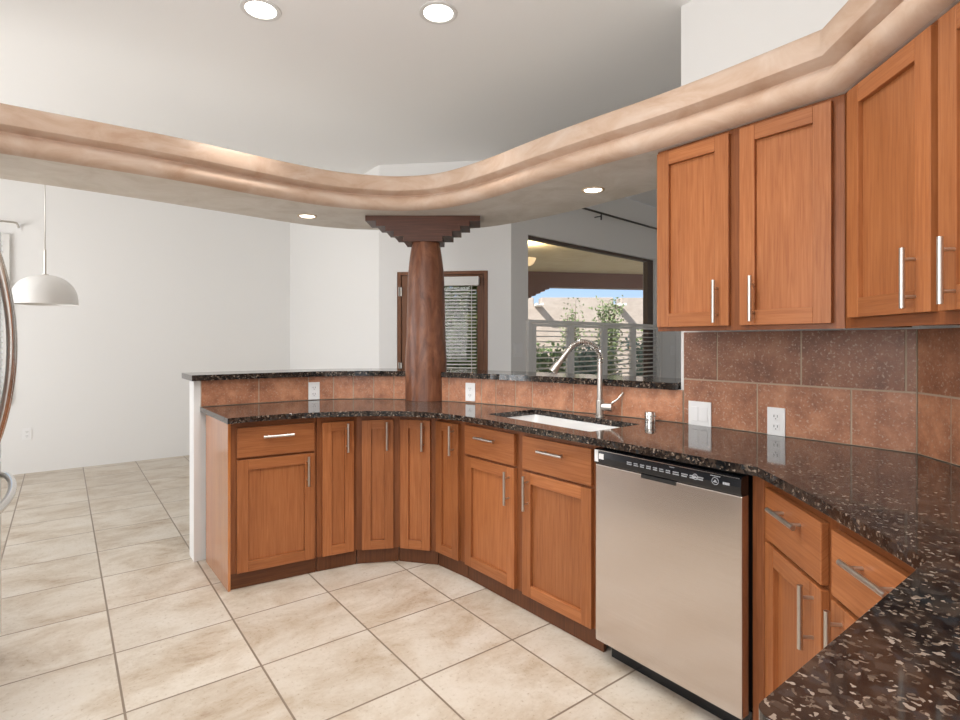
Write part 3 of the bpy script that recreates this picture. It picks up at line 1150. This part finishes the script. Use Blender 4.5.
shaker(t_, fr0, 0.030, 0.431, DZ0, DZ1, NF, 0.055, 0.392, 0.586, 0.164)
# four narrow doors round the curve
wb = [(1.20, 3.56), (1.52, 3.475), (1.775, 3.27), (2.00, 2.92), (2.14, 2.52), (2.32, 1.525)]
narrow = [(1, 0.030, 0.210, 0.168, 'first narrow one right of the drawer cabinet'), (2, 0.032, 0.213, 0.175, 'second narrow one right of the drawer cabinet'),
          (3, 0.018, 0.203, 0.162, 'just below the log post'), (4, 0.006, 0.200, 0.163, 'narrow one adjoining the sink cabinet')]
for j, (i, a, b_, hs, txt) in enumerate(narrow):
    fr, L = kfr(i)
    t_ = thing('base_cabinet', 'narrow curved-run wooden cabinet with one tall door, ' + txt, 'cabinet', (*fr.p(L/2, 0, 0).xy, 0), LOW)
    carcass(t_, i, wb[j], wb[j+1])
    face_frame(t_, fr, L, [(0.001, a+0.02), (b_-0.02, L-0.001)], [(a+0.02, b_-0.02, FZ1-0.05, FZ1), (a+0.02, b_-0.02, FZ0, FZ0+0.03)])
    shaker(t_, fr, a, b_, DZ0, 0.845, NF, 0.052, hs, 0.752, 0.164)
# sink base
fr5, L5 = kfr(5)
t_ = thing('base_cabinet', 'wide wooden sink cabinet with two drawer fronts over two doors, beside the dishwasher', 'cabinet', (*fr5.p(L5/2, 0, 0).xy, 0), LOW)
carcass(t_, 5, wb[4], wb[5], top=0.64)
face_frame(t_, fr5, L5, [(0.001, 0.02), (0.385, 0.478), (0.865, L5)],
           [(0.02, 0.385, FZ1-0.045, FZ1), (0.478, 0.865, FZ1-0.045, FZ1), (0.02, 0.385, 0.66, 0.71), (0.478, 0.865, 0.66, 0.71), (0.02, 0.385, FZ0, FZ0+0.03), (0.478, 0.865, FZ0, FZ0+0.03)])
drawer(t_, fr5, 0.005, 0.403, WZ0, WZ1, NF, 0.203, 0.797)
drawer(t_, fr5, 0.462, 0.883, WZ0, WZ1, NF, 0.668, 0.797)
shaker(t_, fr5, 0.005, 0.403, DZ0, DZ1, NF, 0.055, 0.366, 0.580, 0.164)
shaker(t_, fr5, 0.462, 0.883, DZ0, DZ1, NF, 0.055, 0.501, 0.584, 0.164)
mb = MB()
mb.box(fr5, 0.012, 0.925, -0.45, -0.02, 0.64, 0.655)
obj('shelf', mb, WOOD_SHADED, t_)

# diagonal corner base cabinet
p0 = Vector((1.80, 0.855))
frd = Fr(p0, D45, -N45)
Ld = 0.80
t_ = thing('base_cabinet', 'diagonal corner cabinet with two drawers over two doors, right of the dishwasher', 'cabinet', (*frd.p(0.4, 0, 0).xy, 0), LOW)
mb = MB()
mb.prism([(1.81, 0.885), tuple(frd.p(0.0, -0.013, 0).xy), tuple(frd.p(Ld, -0.013, 0).xy), (1.26, -0.33), (1.46, -0.33), (2.33, 0.60), (2.33, 0.885)], FZ0, FZ1)
obj('carcass', mb, WOOD_SHADED, t_)
mb = MB()
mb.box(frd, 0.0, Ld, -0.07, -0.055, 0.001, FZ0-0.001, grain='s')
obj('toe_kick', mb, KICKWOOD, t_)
mb = MB()
mb.box(Fr((1.80, 0.892), (0, -1), (-1, 0)), 0.0, 0.037, -0.013, 0.0, 0.001, FZ1)
obj('filler_strip', mb, WOOD_SHADED, t_)
nd = 0.0
face_frame(t_, frd, Ld, [(0.0, 0.075), (0.377, 0.465), (0.77, Ld)],
           [(0.075, 0.377, FZ1-0.045, FZ1), (0.465, 0.77, FZ1-0.045, FZ1), (0.075, 0.377, 0.66, 0.71), (0.465, 0.77, 0.66, 0.71), (0.075, 0.377, FZ0, FZ0+0.03), (0.465, 0.77, FZ0, FZ0+0.03)], n=nd)
drawer(t_, frd, 0.056, 0.396, WZ0, WZ1, nd, 0.235, 0.808, 0.165)
drawer(t_, frd, 0.443, 0.785, WZ0, WZ1, nd, 0.625, 0.808, 0.167)
shaker(t_, frd, 0.056, 0.396, DZ0, DZ1, nd, 0.057, 0.356, 0.592, 0.165)
shaker(t_, frd, 0.443, 0.785, DZ0, DZ1, nd, 0.057, 0.489, 0.590, 0.165)
# right leg cabinet, below the worktop nearest the camera
frl = Fr((1.23, 0.255), (-1, 0), (0, 1))
t_ = thing('base_cabinet', 'wooden cabinet below the nearest worktop corner at the lower right', 'cabinet', (0.9, 0.2, 0), LOW)
mb = MB()
mb.prism([(0.64, 0.235), (1.225, 0.235), (1.25, -0.335), (0.64, -0.335)], FZ0, FZ1)
obj('carcass', mb, WOOD, t_)
mb = MB()
mb.prism([(0.66, 0.19), (1.22, 0.19), (1.22, 0.175), (0.66, 0.175)], 0.001, FZ0-0.001)
obj('toe_kick', mb, KICKWOOD, t_)
face_frame(t_, frl, 0.59, [(0.0, 0.06), (0.545, 0.59)], [(0.06, 0.545, FZ1-0.045, FZ1), (0.06, 0.545, 0.66, 0.71), (0.06, 0.545, FZ0, FZ0+0.03)], n=0.0)

# wall cabinets
UZ0, UZ1 = 1.347, 2.123
UP = 'wall cabinets under the soffit'
fru = Fr((2.06, 1.432), (0, -1), (-1, 0))
Lu = 1.432-0.717
t_ = thing('wall_cabinet', 'wooden two-door wall cabinet hanging above the switch plate, left of the corner', 'cabinet', (2.2, 1.07, UZ0), UP)
mb = MB()
mb.prism([(2.074, 1.432), (2.074, 0.73), (2.352, 0.612), (2.352, 1.432)], UZ0+0.006, UZ1)
obj('carcass', mb, WOOD_SHADED, t_)
face_frame(t_, fru, Lu, [(0, 0.045), (0.30, 0.40), (0.655, Lu)], [(0.045, 0.30, UZ1-0.05, UZ1), (0.40, 0.655, UZ1-0.05, UZ1), (0.045, 0.30, UZ0, UZ0+0.045), (0.40, 0.655, UZ0, UZ0+0.045)], n=0.0, z0=UZ0, z1=UZ1)
shaker(t_, fru, 0.008, 0.327, 1.365, 2.108, 0.0, 0.057, 0.283, 1.460, 0.165)
shaker(t_, fru, 0.370, 0.682, 1.365, 2.108, 0.0, 0.057, 0.425, 1.462, 0.167)
frv = Fr((2.06, 0.715), D45, -N45)
Lv = 0.88
t_ = thing('wall_cabinet', 'wooden two-door wall cabinet set diagonally across the corner at right', 'cabinet', (*frv.p(0.44, -0.1, 0).xy, UZ0), UP)
mb = MB()
mb.prism([tuple(frv.p(0.0, -0.014, 0).xy), tuple(frv.p(Lv, -0.014, 0).xy), tuple(frv.p(Lv, -0.292, 0).xy), tuple(frv.p(0.145, -0.292, 0).xy)], UZ0+0.006, UZ1)
obj('carcass', mb, WOOD_SHADED, t_)
face_frame(t_, frv, Lv, [(0.0, 0.07), (0.40, 0.475), (0.81, Lv)], [(0.07, 0.40, UZ1-0.05, UZ1), (0.475, 0.81, UZ1-0.05, UZ1), (0.07, 0.40, UZ0, UZ0+0.045), (0.475, 0.81, UZ0, UZ0+0.045)], n=0.0, z0=UZ0, z1=UZ1)
shaker(t_, frv, 0.047, 0.424, 1.380, 2.108, 0.0, 0.060, 0.367, 1.472, 0.160)
shaker(t_, frv, 0.450, 0.835, 1.380, 2.108, 0.0, 0.060, 0.505, 1.475, 0.162)

# ------------------------------------------------------------------ dishwasher
t_ = thing('dishwasher', 'stainless steel dishwasher with black control panel under the worktop', 'dishwasher', (2.0, 1.205, 0))
frw = Fr((1.745, 1.511), (0, -1), (-1, 0))
Wd = 0.612
mb = MB()
mb.box(frw, 0.004, Wd-0.004, -0.56, -0.045, 0.088, 0.872)
obj('tub', mb, BLACK_MATTE, t_)
mb = MB()
mb.box(frw, 0.0, Wd, -0.045, 0.0, 0.082, 0.803)
obj('door', mb, STEEL, t_, bevel=0.004)
mb = MB()
# control panel with a slightly bowed face
rows_ = []
prof_ = [(-0.045, 0.804), (0.0, 0.804), (0.006, 0.812), (0.009, 0.835), (0.006, 0.860), (0.0, 0.868), (-0.045, 0.868)]
for s_ in (0.0, Wd):
    rows_.append([mb.bm.verts.new(frw.p(s_, n, z)) for n, z in prof_])
for j in range(len(prof_)):
    k = (j+1) % len(prof_)
    mb.face([rows_[0][j], rows_[0][k], rows_[1][k], rows_[1][j]], 0)
mb.face(rows_[0][::-1], 0)
mb.face(rows_[1], 0)
cp = obj('control_panel', mb, BLACK, t_, bevel=0.002)
mb = MB()
mb.box(frw, 0.005, Wd-0.005, -0.002, 0.0066, 0.8605, 0.8632)
o = obj('trim_strip', mb, CHROME, cp)
mb = MB()
mb.box(frw, 0.225, 0.372, 0.0, 0.0035, 0.789, 0.8035)
o = obj('grip_recess', mb, BLACK_MATTE, cp, bevel=0.001)


def pnt(z):
    """panel face offset at height z"""
    for (n0, z0), (n1, z1) in zip(prof_[1:5], prof_[2:6]):
        if z0 <= z <= z1:
            return n0+(n1-n0)*(z-z0)/(z1-z0)
    return 0.006


mb = MB()
rp = random.Random(5)
# two-line button captions: rows of minute strokes, one small caption above, two round buttons
s_ = 0.165
for k in range(11):
    wcap = rp.uniform(0.016, 0.024)
    for zc in (0.832, 0.839):
        q = s_
        while q < s_+wcap:
            lw = rp.uniform(0.0018, 0.003)
            mb.box(frw, q, q+lw, pnt(zc)-0.001, pnt(zc)+0.0009, zc-0.002, zc+0.002)
            q += lw+0.0012
    s_ += wcap+0.011
for q in range(4):
    mb.box(frw, 0.352+q*0.005, 0.355+q*0.005, 0.006, 0.0092, 0.853, 0.8555)
for q in range(6):
    mb.box(frw, 0.508+q*0.006, 0.512+q*0.006, 0.006, 0.0092, 0.8535, 0.856)
o = obj('lettering', mb, PRINT, cp)
o['label'] = 'white button captions'
for sc_, rr in ((0.525, 0.0115), (0.452, 0.009)):
    mb = MB()
    for k in range(22):
        a = 2*PI*k/22
        zz = 0.838+math.sin(a)*rr
        mb.box(frw, sc_+math.cos(a)*rr-0.0011, sc_+math.cos(a)*rr+0.0011, pnt(zz)-0.001, pnt(zz)+0.0009, zz-0.0011, zz+0.0011)
    mb.box(frw, sc_-0.006, sc_+0.006, 0.007, 0.0098, 0.834, 0.8375)
    mb.box(frw, sc_-0.003, sc_+0.003, 0.007, 0.0098, 0.839, 0.842)
    o = obj('button', mb, PRINT, cp)
    o['label'] = 'round white button outline'
mb = MB()
for k in range(4):
    mb.box(frw, 0.552+k*0.006, 0.5565+k*0.006, 0.007, 0.0096, 0.833, 0.841)
o = obj('lettering', mb, PRINT, cp)
o['label'] = 'white button caption at the right end'
mb = MB()
mb.box(frw, 0.004, 0.022, 0.004, 0.0098, 0.815, 0.862)
mb.box(frw, 0.026, 0.050, 0.0065, 0.0098, 0.828, 0.850)
o = obj('sticker', mb, WHITE, cp)
o['label'] = 'two white stickers at the left end'
mb = MB()
mb.box(frw, 0.03, Wd-0.002, -0.080, -0.066, 0.001, 0.081)
obj('toe_panel', mb, BLACK, t_)

# ------------------------------------------------------------------ worktop, bar, sink
cf = spline([(0.668, 2.985), (0.84, 2.998), (1.05, 2.968), (1.26, 2.888), (1.43, 2.785), (1.56, 2.655), (1.638, 2.50), (1.672, 2.34), (1.686, 2.18), (1.695, 1.98), (1.703, 1.75), (1.712, 1.45), (1.719, 1.10), (1.721, 0.838)], 5)
outline = [tuple(q) for q in cf]
outline += [(1.565, 0.655), (1.493, 0.574), (1.308, 0.376), (1.229, 0.298)]
for k in range(0, 7):                       # rounded outer corner of the right leg
    a = PI/2 + k*PI/12
    outline.append((0.604+0.022*math.cos(a), 0.2685+0.022*math.sin(a)))
outline += [(0.582, -0.365), (1.463, -0.365)]
outline += [tuple(P_CORNER+N45*0.0095), (XW+0.0095, 0.605), (XW+0.0095, 1.50)]
wr = cut(W, WL, 0.034, S_COL-0.15), cut(W, WL, S_COL+0.15, WL[-1]-0.01)
outline += [tuple(q) for q in offset(wr[1], 0.010)[::-1]]
nc = (COLC-W[_i])
dcol = (W[_i+1]-W[_i-1]).normalized()
ncol = Vector((-dcol.y, dcol.x))
outline += [tuple(COLC+ncol*0.16+dcol*0.13), tuple(COLC+ncol*0.16-dcol*0.13)]
outline += [tuple(q) for q in offset(wr[0], 0.010)[::-1]]
hole = [(1.816, 1.600), (1.816, 2.325), (2.170, 2.325), (2.170, 1.600)]


def rounded(poly, r, n=5):
    out = []
    m = len(poly)
    for i in range(m):
        p, a, b_ = Vector(poly[i]), Vector(poly[i-1]), Vector(poly[(i+1) % m])
        u, v = (a-p).normalized(), (b_-p).normalized()
        for k in range(n+1):
            t = k/n
            q = (p+u*r)*(1-t)**2 + p*2*t*(1-t) + (p+v*r)*t*t
            out.append((q.x, q.y))
    return out


hole = rounded(hole, 0.022)
mb = MB()
mb.prism(outline, CT0+0.0005, CT1, holes=[hole])
o = obj('worktop', mb, GRANITE, bevel=0.004)
tag(o, 'continuous curved black speckled granite worktop with a cut-out for the sink', 'countertop')

# raised bar slab, notched round the post
ba = cut(W, WL, 0.0, S_COL-0.128)
bb = cut(W, WL, S_COL+0.128, WL[-1]-0.004)
front_b = [tuple(q+Vector((-0.018 if i == 0 else 0, 0))) for i, q in enumerate(offset(ba, -0.035))]
notch = [tuple(COLC-dcol*0.138-ncol*0.06), tuple(COLC-dcol*0.138+ncol*0.138), tuple(COLC+dcol*0.138+ncol*0.138), tuple(COLC+dcol*0.138-ncol*0.06)]
front_b2 = [tuple(q) for q in offset(bb, -0.035)]
bf = cut(W, WL, 0.0, WL[-1]-0.004)
back_b = [tuple(q+Vector((-0.018 if i == 0 else 0, 0))) for i, q in enumerate(offset(bf, 0.30))]
bk_trim = [q for q in back_b if not (q[1] < 1.53 and q[0] > 2.35)]
mb = MB()
endb = [(XW-0.004, 1.528), (2.65, 1.56)]
fpts = front_b + notch + front_b2[:-1] + [(2.322, 1.528)]
mb.prism(fpts + [(2.62, 1.528)] + [q for q in back_b[::-1] if q[1] > 1.60], BAR0, BAR1)
o = obj('bar_counter', mb, GRANITE, bevel=0.004)
tag(o, 'narrow raised black granite bar top along the tiled half wall', 'countertop')

# undermount sink
t_ = thing('sink', 'white rectangular undermount sink basin set in the granite worktop', 'sink', (1.98, 1.95, 0.68))
mb = MB()
ho = rounded([(1.808, 1.590), (1.808, 2.335), (2.180, 2.335), (2.180, 1.590)], 0.03)
hi_ = rounded([(1.819, 1.603), (1.819, 2.322), (2.167, 2.322), (2.167, 1.603)], 0.022)
hb = rounded([(1.83, 1.615), (1.83, 2.31), (2.155, 2.31), (2.155, 1.615)], 0.04)
rings = [[mb.bm.verts.new((q[0], q[1], z)) for q in pl_] for pl_, z in ((ho, 0.69), (ho, CT0-0.0005), (hi_, CT0-0.0005), (hb, 0.725), (hb, 0.712))]
for a, b_ in zip(rings[:4], rings[1:4]):
    m = len(a)
    for k in range(m):
        mb.face([a[k], a[(k+1) % m], b_[(k+1) % m], b_[k]], 0, 0.5, False)
mb.face(rings[3], 0)
mb.face(rings[0][::-1], 0)
for v in rings[4]:
    mb.bm.verts.remove(v)
obj('basin', mb, SINK_MAT, t_)
mb = MB()
mb.lathe((1.99, 1.95), [(0.0, 0.7262), (0.03, 0.7262), (0.042, 0.729), (0.045, 0.7255)], 24)
obj('drain', mb, CHROME, t_)

# faucet
FX, FY = 2.222, 1.893
t_ = thing('faucet', 'tall brushed nickel kitchen faucet with spring arch spout behind the sink', 'faucet', (FX, FY, CT1))
mb = MB()
mb.lathe((FX, FY), [(0.0, CT1+0.001), (0.026, CT1+0.001), (0.026, CT1+0.006), (0.021, CT1+0.008), (0.021, CT1+0.085), (0.016, CT1+0.09), (0.0135, CT1+0.285), (0.0, CT1+0.285)], 24)
obj('body', mb, NICKEL, t_)
dv = Vector((-0.80, 0.60, 0)).normalized()
base = Vector((FX, FY, 0))
arch = [base + Vector((0, 0, 1.190)), base + Vector((0, 0, 1.212))]
R_ = 0.088
for k in range(1, 17):
    a = PI - k*(PI*0.80)/16
    arch.append(base + dv*(R_*1.0+math.cos(a)*R_) + Vector((0, 0, 1.212+math.sin(a)*R_*1.0)))
mb = MB()
mb.tube(arch, 0.0085, 12)
sp_ = obj('spout', mb, NICKEL, t_)
mb = MB()
coil = []
tot = len(arch)-1
turns = 24
for k in range(turns*10+1):
    u = k/(turns*10)*tot
    i = min(int(u), tot-1)
    q = arch[i].lerp(arch[i+1], u-i)
    d = (arch[i+1]-arch[i]).normalized()
    x = d.cross(Vector((dv.y, -dv.x, 0))).normalized()
    y = d.cross(x)
    a = 2*PI*k/10
    coil.append(q + (x*math.cos(a)+y*math.sin(a))*0.0150)
mb.tube(coil, 0.0030, 6)
obj('spring', mb, CHROME, sp_)
tip = arch[-1]
dd = (arch[-1]-arch[-2]).normalized()
dd = (dd*0.6 + (dv*0.5+Vector((0, 0, -0.8)))*0.4).normalized()
mb = MB()
mb.tube([tip-dd*0.005, tip+dd*0.02, tip+dd*0.080, tip+dd*0.11, tip+dd*0.14, tip+dd*0.147], [0.0125, 0.0135, 0.0145, 0.019, 0.0245, 0.022], 16)
obj('spray_head', mb, NICKEL, t_)
side = Vector((0.60, -0.80, 0)).normalized()
side = Vector((cs*0.85-ss*0.5, -ss*0.85-cs*0.5, 0)).normalized()
mb = MB()
h0 = base + Vector((0, 0, CT1+0.052))
mb.tube([h0+side*0.012, h0+side*0.064], 0.0205, 20)
lev = obj('valve', mb, NICKEL, t_, bevel=0.001)
mb = MB()
mb.tube([h0+side*0.052+Vector((0, 0, 0.012)), h0+Vector((cs, -ss, 0))*0.050+side*0.045+Vector((0, 0, 0.042)), h0+Vector((cs, -ss, 0))*0.085+side*0.035+Vector((0, 0, 0.075))], [0.0058, 0.005, 0.0045], 10)
obj('lever', mb, NICKEL, lev)
# dishwasher air gap
t_ = thing('air_gap', 'small round steel air gap cap on the worktop right of the faucet', 'air gap', (2.262, 1.615, CT1))
mb = MB()
mb.lathe((2.262, 1.615), [(0.0, CT1+0.001), (0.0275, CT1+0.001), (0.0275, CT1+0.044), (0.025, CT1+0.052), (0.0, CT1+0.053)], 24)
obj('cap', mb, CHROME, t_, bevel=0.0005)
mb = MB()
mb.lathe((2.262, 1.615), [(0.0278, CT1+0.030), (0.0287, CT1+0.031), (0.0287, CT1+0.034), (0.0278, CT1+0.035)], 24)
obj('vent_ring', mb, NICKEL, t_)

# ------------------------------------------------------------------ log post and corbel
t_ = thing('log_post', 'rough hewn dark brown log post rising from the worktop to the soffit', 'post', (COLC.x, COLC.y, CT1))
mb = MB()
rj = random.Random(11)
tab = [[rj.uniform(-1, 1) for _ in range(28)] for _ in range(30)]
prof_l = []
nz_ = 24
for k in range(nz_+1):
    z = CT1+0.001 + (1.955-CT1)*k/nz_
    r = 0.137
    if z > 1.70:
        u = (z-1.70)/(1.955-1.70)
        r = 0.121 - 0.029*u**1.5
    elif z > 1.2:
        r = 0.135-0.014*(z-1.2)/0.5
    prof_l.append((r, z))


def jit(k, z):
    row = int((z-CT1)/(1.96-CT1)*24)
    a = tab[row % 30][(k//4) % 28]
    b_ = tab[(row//4) % 30][(k//2) % 28]
    return 1 + 0.010*a*0.5 + 0.016*b_


mb.lathe(COLC, [(0.0, prof_l[0][1])] + prof_l + [(0.0, 1.9555)], 48, jit=jit)
obj('log', mb, LOG, t_)
ec = Vector((cs, -ss))
cc = COLC + Vector((ss, cs))*0.02 - ec*0.012
frc = Fr(cc, ec, Vector((-ss, -cs)))
mb = MB()
nstep = 5
hh = (2.124-1.957)/nstep
pl_c = []
for k in range(nstep):
    hw = (0.128, 0.19, 0.245, 0.305, 0.375)[k]
    pl_c += [(hw, 1.957+hh*k), (hw, 1.957+hh*(k+1))]
pl_c = pl_c + [(-a, z) for a, z in pl_c[::-1]]
mb.extrude(frc, pl_c, -0.115, 0.115)
cb = obj('corbel', mb, CORBEL, t_, bevel=0.002)
cb['label'] = 'dark stepped corbel block on top of the post'

# ------------------------------------------------------------------ recessed lights


def downlight(label, p, z, r, energy, group, cone=105, ring=None):
    t_ = thing('recessed_light', label, 'ceiling light', (p[0], p[1], z), group)
    mb = MB()
    mb.lathe(p, [(r*1.16, z-0.0005), (r*1.14, z-0.004), (r*0.98, z-0.006), (r*0.88, z-0.003), (r*0.88, z-0.001)], 36)
    obj('trim_ring', mb, ring or RING, t_)
    mb = MB()
    mb.lathe(p, [(0.0, z-0.0025), (r*0.87, z-0.0025), (r*0.87, z-0.001), (0.0, z-0.001)], 36)
    obj('lens', mb, LAMP_ON, t_)
    l = lamp('downlight', 'SPOT', (p[0], p[1], z-0.02), energy, (1.0, 0.98, 0.955), 0.05, direction=(0, 0, -1), spot=math.radians(cone))
    l.parent = t_
    l.location = (0, 0, -0.02)


downlight('recessed light in the high ceiling at left, seen as a tilted ellipse', (0.77, 2.77), CEIL_Z, 0.082, 55, 'ceiling downlights', 76)
downlight('recessed light in the high ceiling near the picture middle', (1.47, 2.27), CEIL_Z, 0.082, 55, 'ceiling downlights', 76)
downlight('recessed light under the soffit left of the log post', (1.28, 3.55), SOF_Z, 0.054, 10, 'soffit downlights', ring=RING_TAN)
downlight('recessed light under the soffit above the sink, near the wall cabinet', (2.29, 2.0), SOF_Z, 0.054, 10, 'soffit downlights', ring=RING_TAN)

# ------------------------------------------------------------------ pendant
PX, PY = -0.096, 5.10
t_ = thing('pendant_lamp', 'white dome pendant lamp on a thin cord over the dining nook', 'pendant lamp', (PX, PY, 1.57))
mb = MB()
outer = []
for k in range(0, 15):
    a = k/14*PI/2
    outer.append((0.198*math.sin(a)**0.9 if k else 0.0, 1.572+0.215*math.cos(a)**0.8 if k < 14 else 1.572))
outer[0] = (0.0, 1.787)
inner = [(max(r-0.006, 0.0), z-0.006 if k < 14 else z) for k, (r, z) in enumerate(outer)][::-1]
mb.lathe((PX, PY), outer + inner, 48)
obj('shade', mb, PENDANT, t_)
mb = MB()
mb.lathe((PX, PY), [(0.0, 1.786), (0.022, 1.786), (0.022, 1.793), (0.008, 1.796), (0.008, 1.97), (0.0, 1.97)], 16)
obj('stem', mb, NICKEL, t_)
mb = MB()
mb.tube([(PX, PY, 1.96), (PX, PY, CEIL_Z-0.025)], 0.0032, 8)
obj('cord', mb, NICKEL, t_)
mb = MB()
mb.lathe((PX, PY), [(0.0, CEIL_Z-0.03), (0.06, CEIL_Z-0.025), (0.06, CEIL_Z-0.001), (0.0, CEIL_Z-0.001)], 24)
obj('canopy', mb, PENDANT, t_)
mb = MB()
mb.lathe((PX, PY), [(0.0, 1.655), (0.035, 1.665), (0.045, 1.70), (0.025, 1.74), (0.02, 1.775), (0.0, 1.775)], 16)
obj('bulb', mb, WHITE, t_)

# ------------------------------------------------------------------ outlets and switches


def outlet(label, fr, s, z, w=0.072, h=0.116, kind='outlet', group='wall outlets'):
    nm = 'wall_outlet' if kind == 'outlet' else 'light_switch'
    t_ = thing(nm, label, 'outlet' if kind == 'outlet' else 'switch', tuple(fr.p(s, 0, z)), group)
    mb = MB()
    mb.box(fr, s-w/2, s+w/2, 0.0005, 0.006, z-h/2, z+h/2)
    pl_ = obj('plate', mb, WHITE, t_, bevel=0.002)
    if kind == 'outlet':
        for q in (-0.021, 0.021):
            mb = MB()
            mb.box(fr, s-0.016, s+0.016, 0.006, 0.008, z+q-0.0145, z+q+0.0145)
            so = obj('socket', mb, WHITE, t_, bevel=0.002)
            mb = MB()
            mb.box(fr, s-0.008, s-0.0055, 0.008, 0.0084, z+q-0.003, z+q+0.007)
            mb.box(fr, s+0.0055, s+0.008, 0.008, 0.0084, z+q-0.003, z+q+0.007)
            mb.box(fr, s-0.002, s+0.002, 0.008, 0.0084, z+q-0.011, z+q-0.007)
            obj('slots', mb, SLOT, so)
    else:
        k = 2 if w > 0.1 else 1
        for i in range(k):
            c = s + (i-(k-1)/2)*0.046
            mb = MB()
            mb.box(fr, c-0.017, c+0.017, 0.006, 0.009, z-0.033, z+0.033)
            obj('rocker', mb, WHITE, t_, bevel=0.0015)


def wfr(pt):
    s = s_exact(pt)
    i = min(range(len(WL)), key=lambda i: abs(WL[i]-s))
    d = (W[min(i+1, len(W)-1)]-W[max(i-1, 0)]).normalized()
    c = cut(W, WL, s, s+0.01)[0]
    return Fr(c, d, Vector((d.y, -d.x)))


outlet('white outlet on the tiles of the half wall, left of the log post', wfr((1.335, 3.577)), 0, 0.975)
outlet('white outlet on the tiles of the half wall, right of the log post', wfr((2.058, 2.81)), 0, 0.983)
outlet('white outlet on the tiled wall under the wall cabinet', fw, 1.50-1.071, 0.972, group='wall outlets')
outlet('white double light switch on the tiled wall beside the worktop air gap', fw, 1.50-1.414, 0.967, 0.114, 0.116, 'switch', 'light switches')
outlet('white outlet low on the bare dining nook wall, above the floor', Fr((-0.272, 7.03), (1, 0), (0, -1)), 0, 0.39)
fdi = Fr(PD, ED, Vector((ED.y, -ED.x)))
outlet('pale switch on the grey wall between garden door and shutters', fdi, 0.09, 1.225, 0.115, 0.12, 'switch', 'light switches')
outlet('pale switch on the grey wall between the shutters and the tiled wall', fdi, 2.98, 1.19, 0.115, 0.12, 'switch', 'light switches')

# ------------------------------------------------------------------ fridge
t_ = thing('refrigerator', 'stainless steel refrigerator with bowed handles at the left picture edge', 'refrigerator', (-0.58, 2.67, 0))
frf = Fr((-0.268, 2.225), (0, 1), (1, 0))
mb = MB()
mb.box(frf, 0.0, 0.905, -0.70, 0.0, 0.03, 1.77)
obj('body', mb, BLACK_MATTE, t_, bevel=0.004)
mb = MB()
mb.box(frf, 0.03, 0.875, -0.65, -0.03, 0.0, 0.03)
obj('base', mb, BLACK_MATTE, t_)


def bow(parent, pts_fn, name='handle'):
    mb = MB()
    mb.tube([pts_fn(k/24) for k in range(25)], 0.0135, 12)
    return obj(name, mb, CHROME, parent)


for a, b_, hs in ((0.002, 0.450, 0.395), (0.455, 0.903, 0.495)):
    mb = MB()
    mb.box(frf, a, b_, 0.002, 0.062, 0.80, 1.775)
    d = obj('door', mb, FRIDGE_STEEL, t_, bevel=0.008)
    bow(d, lambda u, hs=hs: frf.p(hs, 0.060+0.062*math.sin(PI*u)**0.75, 0.90+0.77*u))
mb = MB()
mb.box(frf, 0.002, 0.903, 0.002, 0.062, 0.06, 0.792)
d = obj('freezer_drawer', mb, FRIDGE_STEEL, t_, bevel=0.008)
bow(d, lambda u: frf.p(0.07+0.765*u, 0.060+0.060*math.sin(PI*u)**0.5, 0.745))
